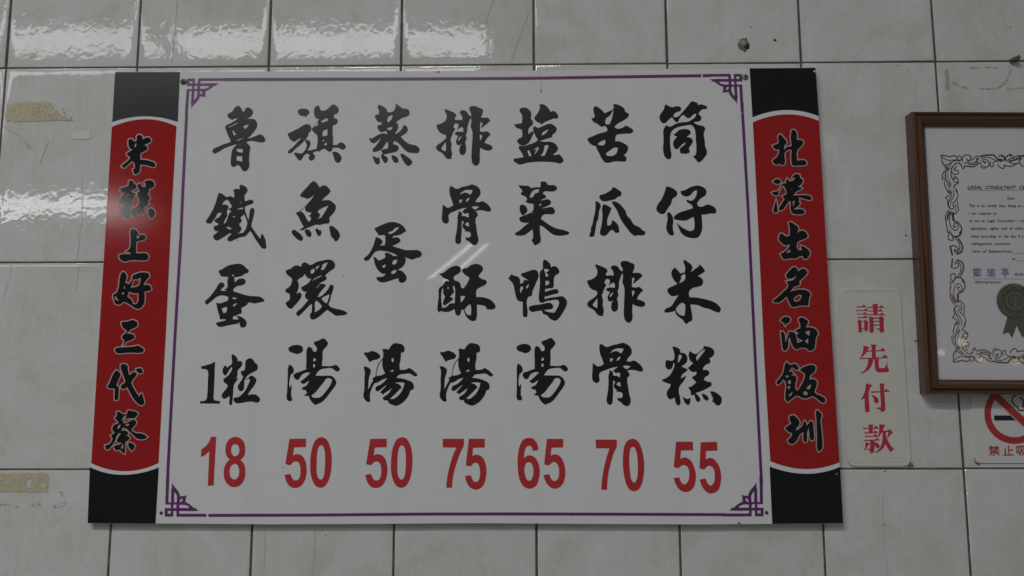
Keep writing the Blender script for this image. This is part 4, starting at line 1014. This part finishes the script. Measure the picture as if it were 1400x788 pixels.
# ---------------------------------------------------------------- leftovers on the tiles
def ragged(name, pts, holes, s, mt, label, cat, amp=1.2, seed=1, thick=.00012, flakes=0, box=None):
    rnd = random.Random(seed)
    def rg(p, amp):
        p = np.array(p, float); out = []
        for i in range(len(p)):
            a_, b_ = p[i], p[(i+1) % len(p)]; n_ = max(2, int(np.linalg.norm(b_-a_)/2.0))
            for k in range(n_): out.append(a_+(b_-a_)*k/n_+np.array([rnd.gauss(0, amp*.5), rnd.gauss(0, amp*.5)]))
        return np.array(out)
    outs = [rg(pts, amp)]; hs = [rg(h, amp*.6) for h in holes]
    for _ in range(flakes):
        x_, y_ = rnd.uniform(box[0], box[2]), rnd.uniform(box[1], box[3]); r = rnd.uniform(.5, 1.6); k = rnd.randint(5, 7)
        hs.append(np.array([(x_+r*rnd.uniform(.5,1.3)*math.cos(2*math.pi*i/k), y_+r*rnd.uniform(.4,1)*math.sin(2*math.pi*i/k)) for i in range(k)]))
    V, T = fill(outs, hs); c_ = V.mean(0); lx, lz = W(c_[0], c_[1], 0)
    me_parent = thing(name, label, cat, (lx, 0, lz)); sheet('film', V, T, s, mt, me_parent, thick=thick); return me_parent
ST_ = .0006
tr = ragged('tape_residue', [(8,145),(22,141),(50,139.5),(70,142),(72,150),(80,156),(92,162),(99,159),(97,165),(60,165.5),(20,167),(7,165)], [], ST_, m_gum,
       'crusty brown patch of old tape left of the black upper end of the menu board', 'tape residue', 1.3, 3, flakes=46, box=(40,141,98,164))
rnd = random.Random(5); ps = []
for _ in range(34):
    x_, y_ = rnd.uniform(68, 100), rnd.uniform(140, 166); r = rnd.uniform(.4, 1.5)
    if x_-70 > (y_-138)*1.5: continue
    k = 6; ps.append(np.array([(x_+r*rnd.uniform(.6,1.4)*math.cos(2*math.pi*i/k), y_+r*rnd.uniform(.5,1)*math.sin(2*math.pi*i/k)) for i in range(k)]))
V, T = fill(ps, []); sheet('flakes', V, T, ST_+.0003, m_gum, tr)
ragged('tape_residue', [(-14,647),(20,647.5),(40,647),(62,647),(66,652),(65,673),(40,673),(20,672.5),(-14,673)], [[(36,656),(40,654),(43,660),(42,666),(37,668),(34,664)],[(38,670),(41,668.5),(42,672),(38,672.5)]], ST_, m_gum,
       'straight brown strip of old tape at the left edge below the second joint', 'tape residue', .8, 8, flakes=26, box=(0,648,64,672))
ragged('glue_stain', [(4,172),(20,178),(50,186),(66,194),(60,208),(54,224),(48,208),(38,194),(26,184),(8,177)], [], .00055, m_gum2,
       'faint triangular glue film on the tile below the brown tape patch', 'stain', 1.0, 11, thick=0)
ragged('tape_scrap', [(98,181),(123,179),(123.4,190),(110,190.5),(98,190)], [], .00055, mat('clear_tape_scrap', (.585,.58,.565), .3),
       'small clear tape scrap on the tile left of the red banner', 'tape', .3, 12, thick=0)
ragged('glue_stain', [(1291,95),(1296,95),(1298,104),(1297,112),(1299,120),(1296,123),(1292,121),(1293,108)], [], .00055, mat('tan_glue', (.40,.375,.28), .6),
       'narrow tan glue mark on the tile just above the brown frame', 'stain', .7, 13, thick=0)
# smudge trails of grime
def trail(pts, n_, seed, label, spread=.8, rr=(.25,.75)):
    n_ = int(n_*2.2); spread *= 1.35; rnd = random.Random(seed); c = curve(pts, 6); ps = []
    for _ in range(n_):
        p = c[rnd.randrange(len(c))]+np.array([rnd.gauss(0, spread*1.5), rnd.gauss(0, spread)]); r = rnd.uniform(*rr); k = 6
        ps.append(np.array([(p[0]+r*rnd.uniform(.6,2.2)*math.cos(2*math.pi*i/k), p[1]+r*rnd.uniform(.4,.9)*math.sin(2*math.pi*i/k)) for i in range(k)]))
    V, T = fill(ps, []); cc = V.mean(0); lx, lz = W(cc[0], cc[1], 0)
    t_ = thing('grime_mark', label, 'stain', (lx, 0, lz)); o = sheet('grime', V, T, .0006, m_grime, t_); return t_
m_grime = mat('grey_grime', (.40,.39,.345), .8)
trail([(1326,93),(1340,92),(1362,92.5)], 30, 1, 'upper line of grey grime dashes beside the rusty anchor on the right', .4)
trail([(1381,97),(1377,108),(1370,117),(1362,121),(1350,121.5),(1341,121)], 55, 2, 'curved grey grime line on the tile above the brown frame', .5)
trail([(1376,121),(1388,121.5),(1400,120)], 14, 4, 'short grey grime dashes at the right edge above the brown frame', .4)
trail([(1305,106),(1304,114),(1310,117),(1322,121)], 24, 5, 'grey grime crumbs on the tile right of the narrow tan glue mark', .9)
trail([(-2,691),(10,690),(22,693)], 16, 6, 'grey smear at the left edge under the brown tape strip', .5)
trail([(46,691),(53,689.5)], 14, 7, 'short grey smear below the right end of the brown tape strip', .6)
trail([(72,692),(84,694),(90,686)], 20, 8, 'hooked grey smear between the brown tape strip and the menu board', .7)
trail([(80,672),(84,674),(86,678)], 10, 9, 'tiny grey scuff right of the brown tape strip', .6)
trail([(34,194),(38,199),(42,204)], 12, 10, 'grey crumbs on the faint glue film at the left', .7)
# wall plugs, anchors, specks
pl_ = thing('wall_plug', 'round grey wall plug in a chipped hole above the right end of the menu board', 'wall plug', (*[W(1017, 60, 0)[0], 0, W(1017, 60, 0)[1]],))
blob('chipped_hole', 1017.4, 61, 8.6, .0002, .0006, mat('chipped_clay', (.15,.14,.11), .9), pl_, 41, rough=.28, k=16)
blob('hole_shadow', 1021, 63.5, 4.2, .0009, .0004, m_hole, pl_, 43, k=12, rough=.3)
blob('plug', 1016.6, 59.6, 5.6, .0009, .0022, m_plug, pl_, 42, rough=.12)
blob('plug_core', 1017.6, 59.2, 2.8, .0026, .0008, mat('plug_core', (.30,.29,.25), .7), pl_, 48, rough=.1)
sw = curve([(1021,64),(1020,68),(1016.5,70)], 4); V, T = fill([ribbon_polys(sw, 1.3)], []); sheet('loose_shred', V, T, .002, m_hole, pl_)
an = thing('rusty_anchor', 'rusty brown anchor stub sticking out of the joint above the frame', 'anchor', (*[W(1386, 83.5, 0)[0], 0, W(1386, 83.5, 0)[1]],))
cx1, cz1 = W(1379.5, 85, 0); cx2, cz2 = W(1388.8, 82, 0)
verts, faces = [], []; rnd = random.Random(9); nn_ = 9
l = an.location
for j, (t_, r) in enumerate(((0,.0012),(.1,.0032),(.45,.0038),(.75,.0046),(.95,.0044),(1,.002))):
    x_ = cx1+(cx2-cx1)*t_; z_ = cz1+(cz2-cz1)*t_
    for i in range(nn_):
        a_ = 2*math.pi*i/nn_; rr_ = r*(1+rnd.uniform(-.2,.2)); verts.append((x_-l[0]-.1*rr_*math.sin(a_), -.003-t_*.006-rr_*math.cos(a_)-l[1], z_-l[2]+rr_*math.sin(a_)))
for j in range(5):
    for i in range(nn_):
        k = (i+1) % nn_; faces.append((j*nn_+i, j*nn_+k, (j+1)*nn_+k, (j+1)*nn_+i))
faces.append(tuple(range(nn_))[::-1]); faces.append(tuple(range(5*nn_, 6*nn_)))
obj('stub', verts, faces, m_nail, an, smooth=True)
for i, (u, v, r, lab) in enumerate(((1059.6,55,2.3,'small dark oval hole in the tile right of the grey wall plug'), (1026.8,37.4,1.1,'tiny grey chip in the tile above the grey wall plug'),
        (1381.4,37.4,1.2,'tiny dark hole in the tile high above the rusty anchor'), (1290.8,60.4,.8,'faint dark speck right of the vertical joint above the frame'),
        (1227.4,90,1.3,'dark chip just below the upper joint left of the frame'), (1241,97.5,1.0,'tiny speck under the dark chip left of the frame'),
        (1238.6,322,1.4,'dark speck close to the left side of the brown frame'), (1251.6,466.5,1.4,'dark speck between the cream payment sign and the brown frame'),
        (1209.5,644.6,1.1,'dark speck just below the joint under the cream payment sign'), (1209.8,717.6,.9,'grey speck low on the tile under the payment sign'),
        (445,732.2,.9,'grey speck on the tile under the middle of the menu board'), (1245.4,144.5,.8,'tiny speck on the tile above the top left corner of the frame'))):
    o = blob('chipped_speck', u, v, r, .0001, .0007, m_hole if i in (0,6,7) else m_dirt, None, 60+i, k=9, squash=.75)
    px, pz = W(u, v, 0); o.data.transform(Matrix.Translation((-px, 0, -pz))); o.location = (px, 0, pz); tag(o, lab, 'speck')
for o in list(COL.objects):
    if o.type == 'MESH' and o.data.users == 1: o.data.name = o.name
